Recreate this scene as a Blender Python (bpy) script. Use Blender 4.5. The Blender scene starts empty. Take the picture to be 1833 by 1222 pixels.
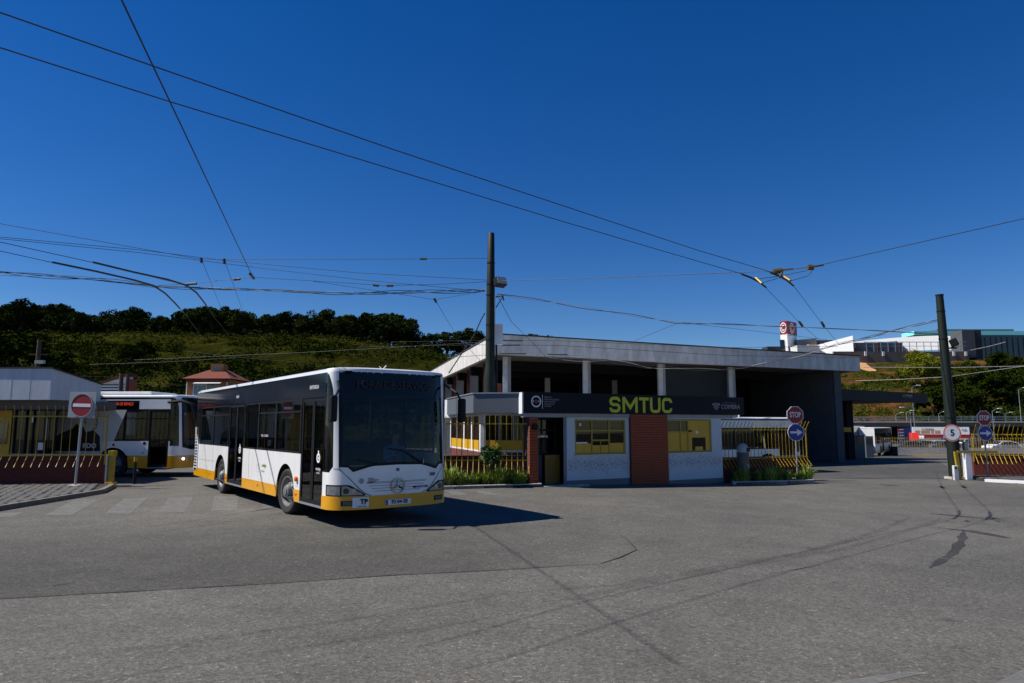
import bpy, bmesh, math, random
from mathutils import Vector, Matrix, noise
random.seed(7)
R_ = math.radians
SC = bpy.context.scene
COL = SC.collection
# ------------------------------------------------------------------ camera, sky, sun, exposure
EYE = 1.92
PITCH = math.atan((760 - 611) / 1222.0)
cam = bpy.data.cameras.new('camera'); cam.lens = 24; cam.sensor_width = 36
cam.clip_start = .1; cam.clip_end = 6000
cam_o = bpy.data.objects.new('camera', cam); COL.objects.link(cam_o)
cam_o.location = (0, 0, EYE); cam_o.rotation_euler = (R_(90) + PITCH, 0, 0)
SC.camera = cam_o
SUN_EL, SUN_AZ = 50.0, 266.0        # degrees; azimuth clockwise from +Y (view direction)
world = bpy.data.worlds.new('World'); SC.world = world; world.use_nodes = True
wn = world.node_tree.nodes; wl = world.node_tree.links
bg = wn['Background']
sky = wn.new('ShaderNodeTexSky'); sky.sky_type = 'NISHITA'; sky.sun_disc = False
sky.sun_elevation = R_(SUN_EL); sky.sun_rotation = R_(SUN_AZ)
sky.altitude = 600; sky.air_density = 1.0; sky.dust_density = 0.0; sky.ozone_density = 6.0
hsv = wn.new('ShaderNodeHueSaturation'); hsv.inputs['Saturation'].default_value = 1.30
hsv.inputs['Hue'].default_value = .512
gam = wn.new('ShaderNodeGamma'); gam.inputs[1].default_value = 1.0
wl.new(sky.outputs[0], gam.inputs[0]); wl.new(gam.outputs[0], hsv.inputs['Color']); wl.new(hsv.outputs[0], bg.inputs['Color'])
bg.inputs['Strength'].default_value = .068
sl = bpy.data.lights.new('sun', 'SUN'); sl.energy = 5.0; sl.angle = R_(.53); sl.color = (1, .94, .85)
so = bpy.data.objects.new('sun', sl); COL.objects.link(so)
sd = Vector((math.sin(R_(SUN_AZ)) * math.cos(R_(SUN_EL)), math.cos(R_(SUN_AZ)) * math.cos(R_(SUN_EL)), math.sin(R_(SUN_EL))))
so.rotation_euler = sd.to_track_quat('Z', 'Y').to_euler(); so.location = (-30, 10, 40)
SC.view_settings.view_transform = 'Standard'; SC.view_settings.look = 'None'
SC.view_settings.exposure = 0.42; SC.view_settings.gamma = 1; SC.view_settings.use_curve_mapping = False
SC.cycles.max_bounces = 6; SC.cycles.transparent_max_bounces = 16

# ------------------------------------------------------------------ helpers
def ray(u, v):                      # direction of a sight line (survey of the photograph)
    x = (u - 916.5) / 1222; y = (611 - v) / 1222
    c, s = math.cos(PITCH), math.sin(PITCH)
    return Vector((x, c - y * s, s + y * c))
def D(u, v, Y):
    r = ray(u, v); return Vector((0, 0, EYE)) + r * (Y / r.y)
def Z(u, v, z):
    r = ray(u, v); return Vector((0, 0, EYE)) + r * ((z - EYE) / r.z)
def g(x, y):                        # height of the ground
    xx = min(max(x, 0), 10.)
    return -.036 * xx * xx / (xx + 1) - .035 * (min(max(y, 43), 85) - 43)
def GG(u, v):
    z = 0
    for i in range(60):
        P = Z(u, v, z); z = .5 * z + .5 * g(P.x, P.y)
    return P

def nd(t, ty, **k):
    n = t.nodes.new(ty)
    for a, b in k.items(): setattr(n, a, b)
    return n
MATS = {}
def mat(name, col, rough=.6, metal=0, var=0, vscale=6, bump=0, bscale=60, emit=None, estr=0, spec=.5, col2=None, coat=0, detail=6, stretch=None):
    m = bpy.data.materials.new(name); m.use_nodes = True; t = m.node_tree; b = t.nodes['Principled BSDF']
    c4 = (*col, 1)
    b.inputs['Base Color'].default_value = c4; b.inputs['Roughness'].default_value = rough
    b.inputs['Metallic'].default_value = metal; b.inputs['Specular IOR Level'].default_value = spec
    b.inputs['Coat Weight'].default_value = coat
    if emit: b.inputs['Emission Color'].default_value = (*emit, 1); b.inputs['Emission Strength'].default_value = estr
    if var or bump:
        tc = nd(t, 'ShaderNodeTexCoord'); src = tc.outputs['Object']
        if stretch:
            mp = nd(t, 'ShaderNodeMapping'); mp.inputs['Scale'].default_value = stretch
            t.links.new(src, mp.inputs[0]); src = mp.outputs[0]
    if var:
        n = nd(t, 'ShaderNodeTexNoise'); n.inputs['Scale'].default_value = vscale; n.inputs['Detail'].default_value = detail
        n.inputs['Roughness'].default_value = .65
        t.links.new(src, n.inputs['Vector'])
        r = nd(t, 'ShaderNodeValToRGB'); r.color_ramp.elements[0].position = .3; r.color_ramp.elements[1].position = .7
        d = col2 if col2 else tuple(max(0, x * (1 - var)) for x in col)
        r.color_ramp.elements[0].color = (*d, 1); r.color_ramp.elements[1].color = c4
        t.links.new(n.outputs['Fac'], r.inputs[0]); t.links.new(r.outputs[0], b.inputs['Base Color'])
    if bump:
        n2 = nd(t, 'ShaderNodeTexNoise'); n2.inputs['Scale'].default_value = bscale; n2.inputs['Detail'].default_value = 4
        t.links.new(src, n2.inputs['Vector'])
        bp = nd(t, 'ShaderNodeBump'); bp.inputs['Strength'].default_value = bump; bp.inputs['Distance'].default_value = .02
        t.links.new(n2.outputs['Fac'], bp.inputs['Height']); t.links.new(bp.outputs[0], b.inputs['Normal'])
    MATS[name] = m
    return m
def glass(name, tint, ior=1.5, rough=.01):
    m = bpy.data.materials.new(name); m.use_nodes = True; t = m.node_tree
    t.nodes.remove(t.nodes['Principled BSDF']); o = t.nodes['Material Output']
    tr = nd(t, 'ShaderNodeBsdfTransparent'); tr.inputs[0].default_value = (*tint, 1)
    gl = nd(t, 'ShaderNodeBsdfGlossy'); gl.inputs['Roughness'].default_value = rough; gl.inputs[0].default_value = (.9, .9, .9, 1)
    lw = nd(t, 'ShaderNodeLayerWeight'); lw.inputs[0].default_value = .5; pw = nd(t, 'ShaderNodeMath', operation='POWER'); pw.inputs[1].default_value = 4.5
    fr = nd(t, 'ShaderNodeMath', operation='MULTIPLY_ADD'); fr.inputs[1].default_value = .95; fr.inputs[2].default_value = .026
    t.links.new(lw.outputs['Facing'], pw.inputs[0]); t.links.new(pw.outputs[0], fr.inputs[0])
    mx = nd(t, 'ShaderNodeMixShader')
    t.links.new(fr.outputs[0], mx.inputs[0]); t.links.new(tr.outputs[0], mx.inputs[1]); t.links.new(gl.outputs[0], mx.inputs[2])
    t.links.new(mx.outputs[0], o.inputs[0]); MATS[name] = m
    return m
def leafmat(name, c1, c2, rough=.55):
    m = bpy.data.materials.new(name); m.use_nodes = True; t = m.node_tree; b = t.nodes['Principled BSDF']
    gi = nd(t, 'ShaderNodeNewGeometry'); r = nd(t, 'ShaderNodeValToRGB')
    r.color_ramp.elements[0].color = (*c1, 1); r.color_ramp.elements[1].color = (*c2, 1)
    t.links.new(gi.outputs['Random Per Island'], r.inputs[0]); t.links.new(r.outputs[0], b.inputs['Base Color'])
    b.inputs['Roughness'].default_value = rough; b.inputs['Specular IOR Level'].default_value = .25 if rough < .5 else 0
    MATS[name] = m
    return m

def finish(o, parent=None, label=None, cat=None, group=None, kind=None):
    if parent: o.parent = parent
    if label: o['label'] = label
    if cat: o['category'] = cat
    if group: o['group'] = group
    if kind: o['kind'] = kind
    return o
def thing(name, label, cat, loc=(0, 0, 0), rz=0, group=None):
    o = bpy.data.objects.new(name, None); COL.objects.link(o); o.location = loc; o.rotation_euler = (0, 0, rz)
    o.empty_display_size = .3
    return finish(o, None, label, cat, group)
class MB:
    def __init__(s): s.v = []; s.f = []
    def vs(s, pts):
        i = len(s.v); s.v += [tuple(p) for p in pts]; return i
    def poly(s, pts):
        i = s.vs(pts); s.f.append(tuple(range(i, i + len(pts)))); return s
    def box(s, a, b, rz=0, c=None):
        x0, y0, z0 = a; x1, y1, z1 = b
        p = [(x0, y0, z0), (x1, y0, z0), (x1, y1, z0), (x0, y1, z0), (x0, y0, z1), (x1, y0, z1), (x1, y1, z1), (x0, y1, z1)]
        if rz:
            cx, cy = c if c else (0, 0); co, si = math.cos(rz), math.sin(rz)
            p = [(cx + (x - cx) * co - (y - cy) * si, cy + (x - cx) * si + (y - cy) * co, z) for x, y, z in p]
        i = s.vs(p)
        s.f += [tuple(i + k for k in q) for q in ((0, 3, 2, 1), (4, 5, 6, 7), (0, 1, 5, 4), (1, 2, 6, 5), (2, 3, 7, 6), (3, 0, 4, 7))]
        return s
    def prism(s, poly, z0, z1, z1l=None):      # extrude a plan polygon (counter-clockwise)
        n = len(poly); i = s.vs([(p[0], p[1], z0) for p in poly]); j = s.vs([(p[0], p[1], (z1l[k] if z1l else z1)) for k, p in enumerate(poly)])
        s.f.append(tuple(range(i + n - 1, i - 1, -1))); s.f.append(tuple(range(j, j + n)))
        for k in range(n):
            l = (k + 1) % n; s.f.append((i + k, i + l, j + l, j + k))
        return s
    def slab(s, pts, n):                        # polygon pts thickened along vector n (from pts to pts+n)
        n = Vector(n); m = len(pts); i = s.vs(pts); j = s.vs([Vector(p) + n for p in pts])
        s.f.append(tuple(range(i + m - 1, i - 1, -1))); s.f.append(tuple(range(j, j + m)))
        for k in range(m):
            l = (k + 1) % m; s.f.append((i + k, i + l, j + l, j + k))
        return s
    def tube(s, pts, r, n=6, cap=True):
        pts = [Vector(p) for p in pts]; rs = r if isinstance(r, (list, tuple)) else [r] * len(pts)
        rings = []
        for k, p in enumerate(pts):
            d = (pts[min(k + 1, len(pts) - 1)] - pts[max(k - 1, 0)]).normalized()
            a = d.cross(Vector((0, 0, 1)));
            if a.length < .05: a = d.cross(Vector((1, 0, 0)))
            a.normalize(); b = d.cross(a)
            rings.append(s.vs([p + (a * math.cos(t * 2 * math.pi / n) + b * math.sin(t * 2 * math.pi / n)) * rs[k] for t in range(n)]))
        for k in range(len(pts) - 1):
            for t in range(n):
                q = (t + 1) % n; s.f.append((rings[k] + t, rings[k] + q, rings[k + 1] + q, rings[k + 1] + t))
        if cap: s.f.append(tuple(rings[0] + t for t in range(n))); s.f.append(tuple(rings[-1] + t for t in range(n - 1, -1, -1)))
        return s
    def lathe(s, prof, c=(0, 0, 0), axis='Z', n=20, a0=0, a1=2 * math.pi):   # prof: (radius, along)
        full = abs(a1 - a0 - 2 * math.pi) < 1e-6; m = n if full else n + 1; rings = []
        for r, h in prof:
            P = []
            for k in range(m):
                t = a0 + (a1 - a0) * k / n; x, y = r * math.cos(t), r * math.sin(t)
                P.append({'Z': (c[0] + x, c[1] + y, c[2] + h), 'Y': (c[0] + x, c[1] + h, c[2] + y), 'X': (c[0] + h, c[1] + x, c[2] + y)}[axis])
            rings.append(s.vs(P))
        for a, b in zip(rings, rings[1:]):
            for k in range(m if full else n):
                l = (k + 1) % m; s.f.append((a + k, a + l, b + l, b + k))
        return s
    def disc(s, c, r, n=(0, -1, 0), seg=24, ell=1):
        n = Vector(n).normalized(); a = n.cross(Vector((0, 0, 1)))
        a = Vector((1, 0, 0)) if a.length < .01 else a.normalized(); b = a.cross(n)
        return s.poly([Vector(c) - (a * math.cos(t * 2 * math.pi / seg) * ell + b * math.sin(t * 2 * math.pi / seg)) * r for t in range(seg)])
    def mesh(s, name):
        me = bpy.data.meshes.new(name); me.from_pydata(s.v, [], s.f); me.validate(); me.update(); return me
    def build(s, name, m, parent=None, smooth=False, bevel=0, **k):
        me = s.mesh(name)
        if smooth or bevel or True:
            bm = bmesh.new(); bm.from_mesh(me)
            if smooth or bevel: bmesh.ops.remove_doubles(bm, verts=bm.verts, dist=1e-5)
            bmesh.ops.recalc_face_normals(bm, faces=bm.faces) if (smooth or bevel) else None
            if bevel: bmesh.ops.bevel(bm, geom=list(bm.edges), offset=bevel, segments=2, affect='EDGES', profile=.6)
            bm.to_mesh(me); bm.free()
        if smooth:
            me.shade_smooth() if hasattr(me, 'shade_smooth') else None
            try: me.set_sharp_from_angle(angle=R_(40))
            except Exception: pass
        me.materials.append(MATS[m])
        o = bpy.data.objects.new(name, me); COL.objects.link(o)
        return finish(o, parent, **k)
def obj(name, me, parent=None, loc=(0, 0, 0), rz=0, scale=(1, 1, 1), **k):
    o = bpy.data.objects.new(name, me); COL.objects.link(o); o.location = loc; o.rotation_euler = (0, 0, rz); o.scale = scale
    return finish(o, parent, **k)
def text(name, body, size, m, parent, loc, rot=(math.pi / 2, 0, 0), ext=.003, off=0, ax='CENTER', sx=1, space=1, **k):
    cu = bpy.data.curves.new(name, 'FONT'); cu.body = body; cu.size = size; cu.extrude = ext; cu.offset = off
    cu.align_x = ax; cu.align_y = 'CENTER'; cu.resolution_u = 3; cu.space_character = space
    t = bpy.data.objects.new(name + '_tmp', cu); COL.objects.link(t)
    dg = bpy.context.evaluated_depsgraph_get(); me = bpy.data.meshes.new_from_object(t.evaluated_get(dg))
    bpy.data.objects.remove(t); bpy.data.curves.remove(cu)
    me.name = name; me.materials.clear(); me.materials.append(MATS[m])
    o = bpy.data.objects.new(name, me); COL.objects.link(o); o.location = loc; o.rotation_euler = rot; o.scale = (sx, 1, 1)
    return finish(o, parent, **k)
def copy_tree(o, parent=None):
    c = o.copy(); COL.objects.link(c)
    if parent: c.parent = parent
    for ch in o.children: copy_tree(ch, c)
    return c
ORD = ['first', 'second', 'third', 'fourth', 'fifth', 'sixth', 'seventh', 'eighth', 'ninth', 'tenth', 'eleventh', 'twelfth', 'thirteenth', 'fourteenth', 'fifteenth', 'sixteenth', 'seventeenth', 'eighteenth', 'nineteenth', 'twentieth'] + ['twenty-' + w for w in ('first', 'second', 'third', 'fourth', 'fifth', 'sixth', 'seventh', 'eighth', 'ninth')] + ['thirtieth']

# ------------------------------------------------------------------ materials
mat('white_paint', (.83, .83, .83), .25, var=.13, vscale=1.6, coat=.4, stretch=(1.6, 1.6, .6))
mat('dirty_white', (.62, .63, .64), .6, var=.25, vscale=2.5, bump=.15, bscale=30)
mat('roof_white', (.54, .57, .62), .6, var=.18, vscale=1.2, stretch=(3, 3, .5), bump=.2, bscale=9)
mat('bus_yellow', (.72, .335, .002), .3, var=.1, vscale=3, coat=.4)
mat('rail_yellow', (.44, .29, .008), .5, var=.35, vscale=12)
mat('panel_yellow', (.62, .34, .004), .45, var=.15, vscale=3)
mat('gate_ochre', (.20, .11, .006), .5, var=.2)
mat('yellow_green', (.54, .52, .008), .5)
mat('black_gloss', (.005, .006, .008), .10, spec=.28)
mat('black_trim', (.009, .009, .010), .55, spec=.2)
mat('rubber', (.018, .018, .018), .85, var=.3, vscale=30)
mat('rim', (.24, .24, .24), .4, metal=.35, var=.3, vscale=25)
mat('chrome', (.34, .35, .37), .22, metal=1)
mat('galvanised', (.36, .39, .42), .45, metal=.6, var=.2, vscale=20)
mat('dark_green', (.011, .019, .014), .6, spec=.25, var=.35, vscale=4, bump=.1, bscale=40)
mat('navy', (.006, .006, .012), .6, spec=.2, var=.1, vscale=2)
mat('slate', (.10, .115, .14), .5, var=.12, vscale=2)
mat('concrete', (.36, .36, .36), .85, var=.28, vscale=2.2, bump=.25, bscale=25)
mat('fascia', (.66, .65, .63), .85, var=.45, vscale=1.6, bump=.25, bscale=14, stretch=(1.8, 1.8, .6), col2=(.38, .37, .355))
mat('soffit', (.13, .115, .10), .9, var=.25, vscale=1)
mat('dark_wall', (.035, .038, .044), .9, var=.3, vscale=1)
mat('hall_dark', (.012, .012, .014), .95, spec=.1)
mat('grey_wall', (.085, .095, .11), .85, var=.25, vscale=1.4)
mat('render_white', (.55, .59, .62), .85, var=.06, vscale=3, bump=.35, bscale=45)
mat('brick', (.37, .070, .022), .8, var=.3, vscale=7, bump=.3, bscale=60)
mat('brick_dark', (.15, .026, .016), .85, var=.35, vscale=7, bump=.3, bscale=60)
mat('mortar', (.09, .045, .038), .95)
mat('interior', (.018, .018, .02), .8)
mat('seat_blue', (.008, .02, .055), .8, var=.3, vscale=20)
mat('floor_grey', (.02, .02, .02), .8)
mat('red_led', (.25, .015, .008), .6, emit=(1, .08, .03), estr=.45)
mat('dim_led', (.020, .010, .010), .6)
mat('sign_red', (.26, .006, .012), .45)
mat('bright_red', (.80, .02, .015), .45)
mat('sign_blue', (.012, .030, .22), .4)
mat('sign_white', (.74, .75, .76), .4)
mat('sign_rim', (.75, .25, .2), .4)
mat('grey_plate', (.30, .32, .33), .5)
mat('amber', (.75, .12, .01), .3)
mat('plate_blue', (.02, .05, .4), .4)
mat('lamp_glass', (.36, .38, .40), .15, metal=.5, var=.5, vscale=14)
mat('headlight_on', (1, .8, .5), .2, emit=(1, .82, .55), estr=3)
mat('skin', (.45, .26, .18), .6)
mat('hair', (.02, .014, .01), .7)
mat('shirt', (.20, .30, .52), .8)
mat('trousers', (.02, .022, .035), .85)
mat('roof_tile', (.17, .030, .010), .85, var=.4, vscale=3)
mat('orange_wall', (.40, .15, .045), .85, var=.2, vscale=2)
mat('teal_glass', (.03, .10, .13), .1, spec=.8)
mat('dark_glass', (.012, .016, .022), .06, spec=.8)
mat('turquoise', (.28, .85, .82), .4)
mat('pale', (.66, .66, .64), .8, var=.1, vscale=.3)
mat('retaining', (.16, .13, .11), .9, var=.35, vscale=.4)
mat('tan_earth', (.55, .30, .13), .95, var=.35, vscale=.3)
mat('ad_grey', (.60, .62, .64), .4, var=.08, vscale=3)
mat('ad_dark', (.012, .013, .014), .5)
mat('ad_mid', (.05, .052, .05), .5)
mat('blind', (.15, .15, .12), .8, var=.25, vscale=12, stretch=(1, 1, .05))
mat('bark', (.07, .05, .035), .9, var=.4, vscale=8)
mat('wire', (.022, .022, .024), .6)
mat('wire_light', (.33, .33, .33), .45, metal=.4)
mat('bronze', (.16, .11, .04), .5, metal=.6)
mat('soil', (.05, .036, .025), .95, var=.4, vscale=12)
mat('kerb', (.56, .54, .50), .85, var=.4, vscale=4, bump=.3, bscale=40)
mat('kerb_grey', (.17, .165, .155), .85, var=.4, vscale=4, bump=.3, bscale=40)
mat('cobble', (.095, .092, .086), .85, var=.4, vscale=4, bump=.3, bscale=50)
mat('joint', (.025, .023, .020), .95)
mat('tyre_mark', (.038, .038, .039), .85, var=.35, vscale=3)
mat('crack', (.018, .018, .018), .95)
mat('worn_paint', (.26, .26, .25), .8, var=.35, vscale=5, col2=(.13, .13, .128))
mat('bin_grey', (.10, .11, .10), .6, var=.2, vscale=8)
mat('bin_dome', (.38, .38, .36), .5)
mat('car_grey', (.12, .13, .14), .25, metal=.3, coat=.5)
mat('car_silver', (.42, .43, .44), .25, metal=.4, coat=.5)
mat('car_white', (.75, .75, .75), .25, coat=.5)
mat('car_blue', (.03, .05, .12), .25, coat=.5)
glass('bus_glass', (.34, .37, .40)); glass('screen_glass', (.42, .45, .47)); glass('house_glass', (.45, .48, .50)); glass('lens', (.9, .92, .95))
leafmat('leaf_oak', (.012, .020, .006), (.045, .062, .014))
leafmat('leaf_oak2', (.008, .014, .003), (.026, .038, .007))
leafmat('leaf_bush', (.010, .018, .003), (.034, .050, .006))
leafmat('leaf_olive', (.03, .042, .006), (.10, .11, .014))
leafmat('leaf_gold', (.08, .10, .008), (.25, .26, .025))
leafmat('leaf_strap', (.07, .15, .014), (.32, .42, .07), .35)
leafmat('leaf_dry', (.16, .15, .05), (.30, .27, .10), .5)
leafmat('grass', (.028, .034, .005), (.085, .085, .014))
leafmat('leaf_shrub', (.018, .05, .015), (.06, .12, .03), .4)

def asphalt(name, base, dark, light):
    m = bpy.data.materials.new(name); m.use_nodes = True; t = m.node_tree; b = t.nodes['Principled BSDF']; L = t.links.new
    tc = nd(t, 'ShaderNodeTexCoord')
    def noi(scale, det=4, rough=.6):
        n = nd(t, 'ShaderNodeTexNoise'); n.inputs['Scale'].default_value = scale; n.inputs['Detail'].default_value = det
        n.inputs['Roughness'].default_value = rough; L(tc.outputs['Object'], n.inputs['Vector']); return n
    def ramp(n, p0, c0, p1, c1):
        r = nd(t, 'ShaderNodeValToRGB'); r.color_ramp.elements[0].position = p0; r.color_ramp.elements[1].position = p1
        r.color_ramp.elements[0].color = (*c0, 1); r.color_ramp.elements[1].color = (*c1, 1); L(n.outputs[0], r.inputs[0]); return r
    def mul(a, b2, f=1, mode='MULTIPLY'):
        x = nd(t, 'ShaderNodeMix', data_type='RGBA', blend_type=mode); x.inputs[0].default_value = f
        L(a.outputs[0] if not hasattr(a, 'data_type') else a.outputs[2], x.inputs[6]); L(b2.outputs[0], x.inputs[7]); return x
    big = ramp(noi(.16, 6, .7), .30, dark, .68, light)
    mid = ramp(noi(1.1, 5, .7), .25, (.80, .80, .80), .75, (1.12, 1.12, 1.12))
    vor = nd(t, 'ShaderNodeTexVoronoi'); vor.inputs['Scale'].default_value = 46; L(tc.outputs['Object'], vor.inputs['Vector'])
    sp = nd(t, 'ShaderNodeSeparateColor'); L(vor.outputs['Color'], sp.inputs[0])
    agg = ramp(sp, .0, (.68, .68, .68), 1, (1.30, 1.29, 1.26))
    # rare pale chips
    chip = nd(t, 'ShaderNodeValToRGB'); chip.color_ramp.elements[0].position = .955; chip.color_ramp.elements[1].position = .985
    chip.color_ramp.elements[0].color = (1, 1, 1, 1); chip.color_ramp.elements[1].color = (1.7, 1.66, 1.55, 1)
    L(sp.outputs[1], chip.inputs[0])
    # dark spots / oil
    spot = ramp(noi(2.3, 3, .5), .66, (1, 1, 1), .76, (.62, .62, .62))
    spot2 = ramp(noi(7, 2, .5), .70, (1, 1, 1), .78, (.60, .60, .60))
    fine_ = ramp(noi(16, 3, .6), .25, (.84, .84, .84), .75, (1.14, 1.14, 1.14)); a = mul(big, mid); a = mul(a, fine_); a = mul(a, agg); a = mul(a, chip); a = mul(a, spot); a = mul(a, spot2)
    L(a.outputs[2], b.inputs['Base Color']); b.inputs['Roughness'].default_value = .85; b.inputs['Specular IOR Level'].default_value = .2
    bp = nd(t, 'ShaderNodeBump'); bp.inputs['Strength'].default_value = .55; bp.inputs['Distance'].default_value = .006
    L(vor.outputs['Distance'], bp.inputs['Height']); L(bp.outputs[0], b.inputs['Normal'])
    MATS[name] = m
asphalt('asphalt', None, (.082, .080, .074), (.124, .120, .109))
asphalt('asphalt_dark', None, (.056, .057, .057), (.080, .080, .079))
def faded(name, src, amount=1, attr=None, low=.25):
    m = MATS[src].copy(); m.name = name; t = m.node_tree; L = t.links.new; o = t.nodes['Material Output']; b = t.nodes['Principled BSDF']
    tr = nd(t, 'ShaderNodeBsdfTransparent'); mx = nd(t, 'ShaderNodeMixShader'); tc = nd(t, 'ShaderNodeTexCoord'); n = nd(t, 'ShaderNodeTexNoise')
    n.inputs['Scale'].default_value = 1.6; n.inputs['Detail'].default_value = 8; n.inputs['Roughness'].default_value = .75; L(tc.outputs['Object'], n.inputs['Vector'])
    r = nd(t, 'ShaderNodeMapRange'); r.inputs[1].default_value = .35; r.inputs[2].default_value = .65; r.inputs[3].default_value = low * amount; r.inputs[4].default_value = amount; L(n.outputs[0], r.inputs[0]); f = r.outputs[0]
    if attr:
        at = nd(t, 'ShaderNodeAttribute', attribute_name=attr); mu = nd(t, 'ShaderNodeMath', operation='MULTIPLY'); r.inputs[3].default_value = .8 * amount
        L(f, mu.inputs[0]); L(at.outputs['Fac'], mu.inputs[1]); f = mu.outputs[0]
    L(f, mx.inputs[0]); L(tr.outputs[0], mx.inputs[1]); L(b.outputs[0], mx.inputs[2]); L(mx.outputs[0], o.inputs[0]); MATS[name] = m
faded('asphalt_worn', 'asphalt_dark', .34, 'wear'); faded('tyre_faint', 'tyre_mark', .20); faded('oil', 'tyre_mark', .85); faded('paint_faint', 'worn_paint', .6, low=.6)
def hillmat(name, cols):
    m = bpy.data.materials.new(name); m.use_nodes = True; t = m.node_tree; b = t.nodes['Principled BSDF']; L = t.links.new
    tc = nd(t, 'ShaderNodeTexCoord'); n = nd(t, 'ShaderNodeTexNoise'); n.inputs['Scale'].default_value = .07; n.inputs['Detail'].default_value = 12
    n.inputs['Roughness'].default_value = .72; L(tc.outputs['Object'], n.inputs['Vector'])
    r = nd(t, 'ShaderNodeValToRGB'); e = r.color_ramp.elements
    for i, (p, c) in enumerate(cols):
        x = e[i] if i < 2 else e.new(p)
        x.position = p; x.color = (*c, 1)
    L(n.outputs[0], r.inputs[0]); L(r.outputs[0], b.inputs['Base Color']); b.inputs['Roughness'].default_value = .95; b.inputs['Specular IOR Level'].default_value = 0
    bp = nd(t, 'ShaderNodeBump'); bp.inputs['Strength'].default_value = 1; bp.inputs['Distance'].default_value = 1.2
    n2 = nd(t, 'ShaderNodeTexNoise'); n2.inputs['Scale'].default_value = .6; n2.inputs['Detail'].default_value = 8; L(tc.outputs['Object'], n2.inputs['Vector'])
    L(n2.outputs[0], bp.inputs['Height']); L(bp.outputs[0], b.inputs['Normal']); MATS[name] = m
hillmat('hill_green', [(.30, (.007, .008, .002)), (.72, (.050, .047, .007)), (.46, (.016, .018, .003)), (.58, (.029, .031, .005))])
hillmat('hill_earth', [(.30, (.010, .014, .003)), (.74, (.20, .10, .035)), (.46, (.022, .030, .005)), (.57, (.085, .042, .014))])

# ================================================================== SETTING
# ground: one sheet to the horizon
def lines(segs):
    out = []
    for a, b, s in segs:
        n = max(1, int(round((b - a) / s))); out += [a + (b - a) * i / n for i in range(n)]
    return out + [segs[-1][1]]
gx = lines([(-3000, -400, 650), (-400, -60, 85), (-60, 0, 10), (0, 12, .5), (12, 60, 6), (60, 400, 85), (400, 3000, 650)])
gy = lines([(-40, 40, 8), (40, 88, 2), (88, 400, 52), (400, 5000, 1150)])
mb = MB(); mb.v = [(x, y, g(x, y)) for y in gy for x in gx]; nx = len(gx)
mb.f = [(j * nx + i, j * nx + i + 1, (j + 1) * nx + i + 1, (j + 1) * nx + i) for j in range(len(gy) - 1) for i in range(nx - 1)]
ground = mb.build('ground', 'asphalt', kind='structure')
def strip(pts, w, dz, m, name, parent=None, wj=0):      # ribbon lying on the ground along pts
    pts = [Vector((p[0], p[1], 0)) for p in pts]; fine = []
    for a, b in zip(pts, pts[1:]):
        n = max(1, int((b - a).length / .35)); fine += [a + (b - a) * i / n for i in range(n)]
    fine.append(pts[-1]); mb = MB(); V = []
    for k, p in enumerate(fine):
        d = (fine[min(k + 1, len(fine) - 1)] - fine[max(k - 1, 0)]).normalized(); nrm = Vector((-d.y, d.x, 0))
        ww = w * (1 + random.uniform(-wj, wj)); taper = min(1, k / 4 + .15, (len(fine) - 1 - k) / 4 + .15) if wj else 1
        for s in (-.5, .5):
            q = p + nrm * ww * s * taper; V.append((q.x, q.y, g(q.x, q.y) + dz))
    mb.v = V; mb.f = [(2 * k, 2 * k + 1, 2 * k + 3, 2 * k + 2) for k in range(len(fine) - 1)]
    return mb.build(name, m, parent)
def sheet(pts, dz, m, name, parent=None, n=10):        # 4-corner sheet following the ground
    a, b, c, d = [Vector((p[0], p[1], 0)) for p in pts]; mb = MB()
    for i in range(n + 1):
        for j in range(n + 1):
            s, t = i / n, j / n; q = (a * (1 - s) + b * s) * (1 - t) + (d * (1 - s) + c * s) * t
            mb.v.append((q.x, q.y, g(q.x, q.y) + dz))
    mb.f = [(i * (n + 1) + j, i * (n + 1) + j + 1, (i + 1) * (n + 1) + j + 1, (i + 1) * (n + 1) + j) for i in range(n) for j in range(n)]
    return mb.build(name, m, parent)
def px(l): return [GG(*p) for p in l]
# darker resurfaced area behind the seam
seam = [GG(-260, 1100), GG(0, 1071), GG(300, 1055), GG(520, 1043), GG(700, 1030), GG(917, 1019), GG(1075, 1010)]
far_ = [GG(-260, 955), GG(0, 940), GG(250, 935), GG(480, 925), GG(760, 925), GG(1010, 935), GG(1120, 950)]
mbp = MB(); al = []; NT = 12; fine = []
for k in range(len(seam) - 1):
    for i in range(8): fine.append((seam[k].lerp(seam[k + 1], i / 8), far_[k].lerp(far_[k + 1], i / 8), (k + i / 8) / (len(seam) - 1)))
for p, q, e in fine:
    for j in range(NT + 1):
        w = p.lerp(q, j / NT); mbp.v.append((w.x, w.y, g(w.x, w.y) + .004)); al.append(max(0, 1 - (j / NT) ** 1.5) * min(1, (1 - e) * 4))
mbp.f = [(i * (NT + 1) + j, (i + 1) * (NT + 1) + j, (i + 1) * (NT + 1) + j + 1, i * (NT + 1) + j + 1) for i in range(len(fine) - 1) for j in range(NT)]
pt = mbp.build('asphalt_patch', 'asphalt_worn', ground); at_ = pt.data.attributes.new('wear', 'FLOAT', 'POINT')
for i, x in enumerate(al): at_.data[i].value = x
strip([(p.x + random.uniform(-.03, .03), p.y + random.uniform(-.03, .03)) for p in seam] + px([(1078, 1008), (1110, 998), (1140, 984), (1125, 968), (1108, 955)]), .022, .008, 'crack', 'crack', ground, .5)
strip(px([(1365, 1030), (1420, 1020), (1470, 1012)]), .02, .006, 'crack', 'crack', ground, .6)
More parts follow.
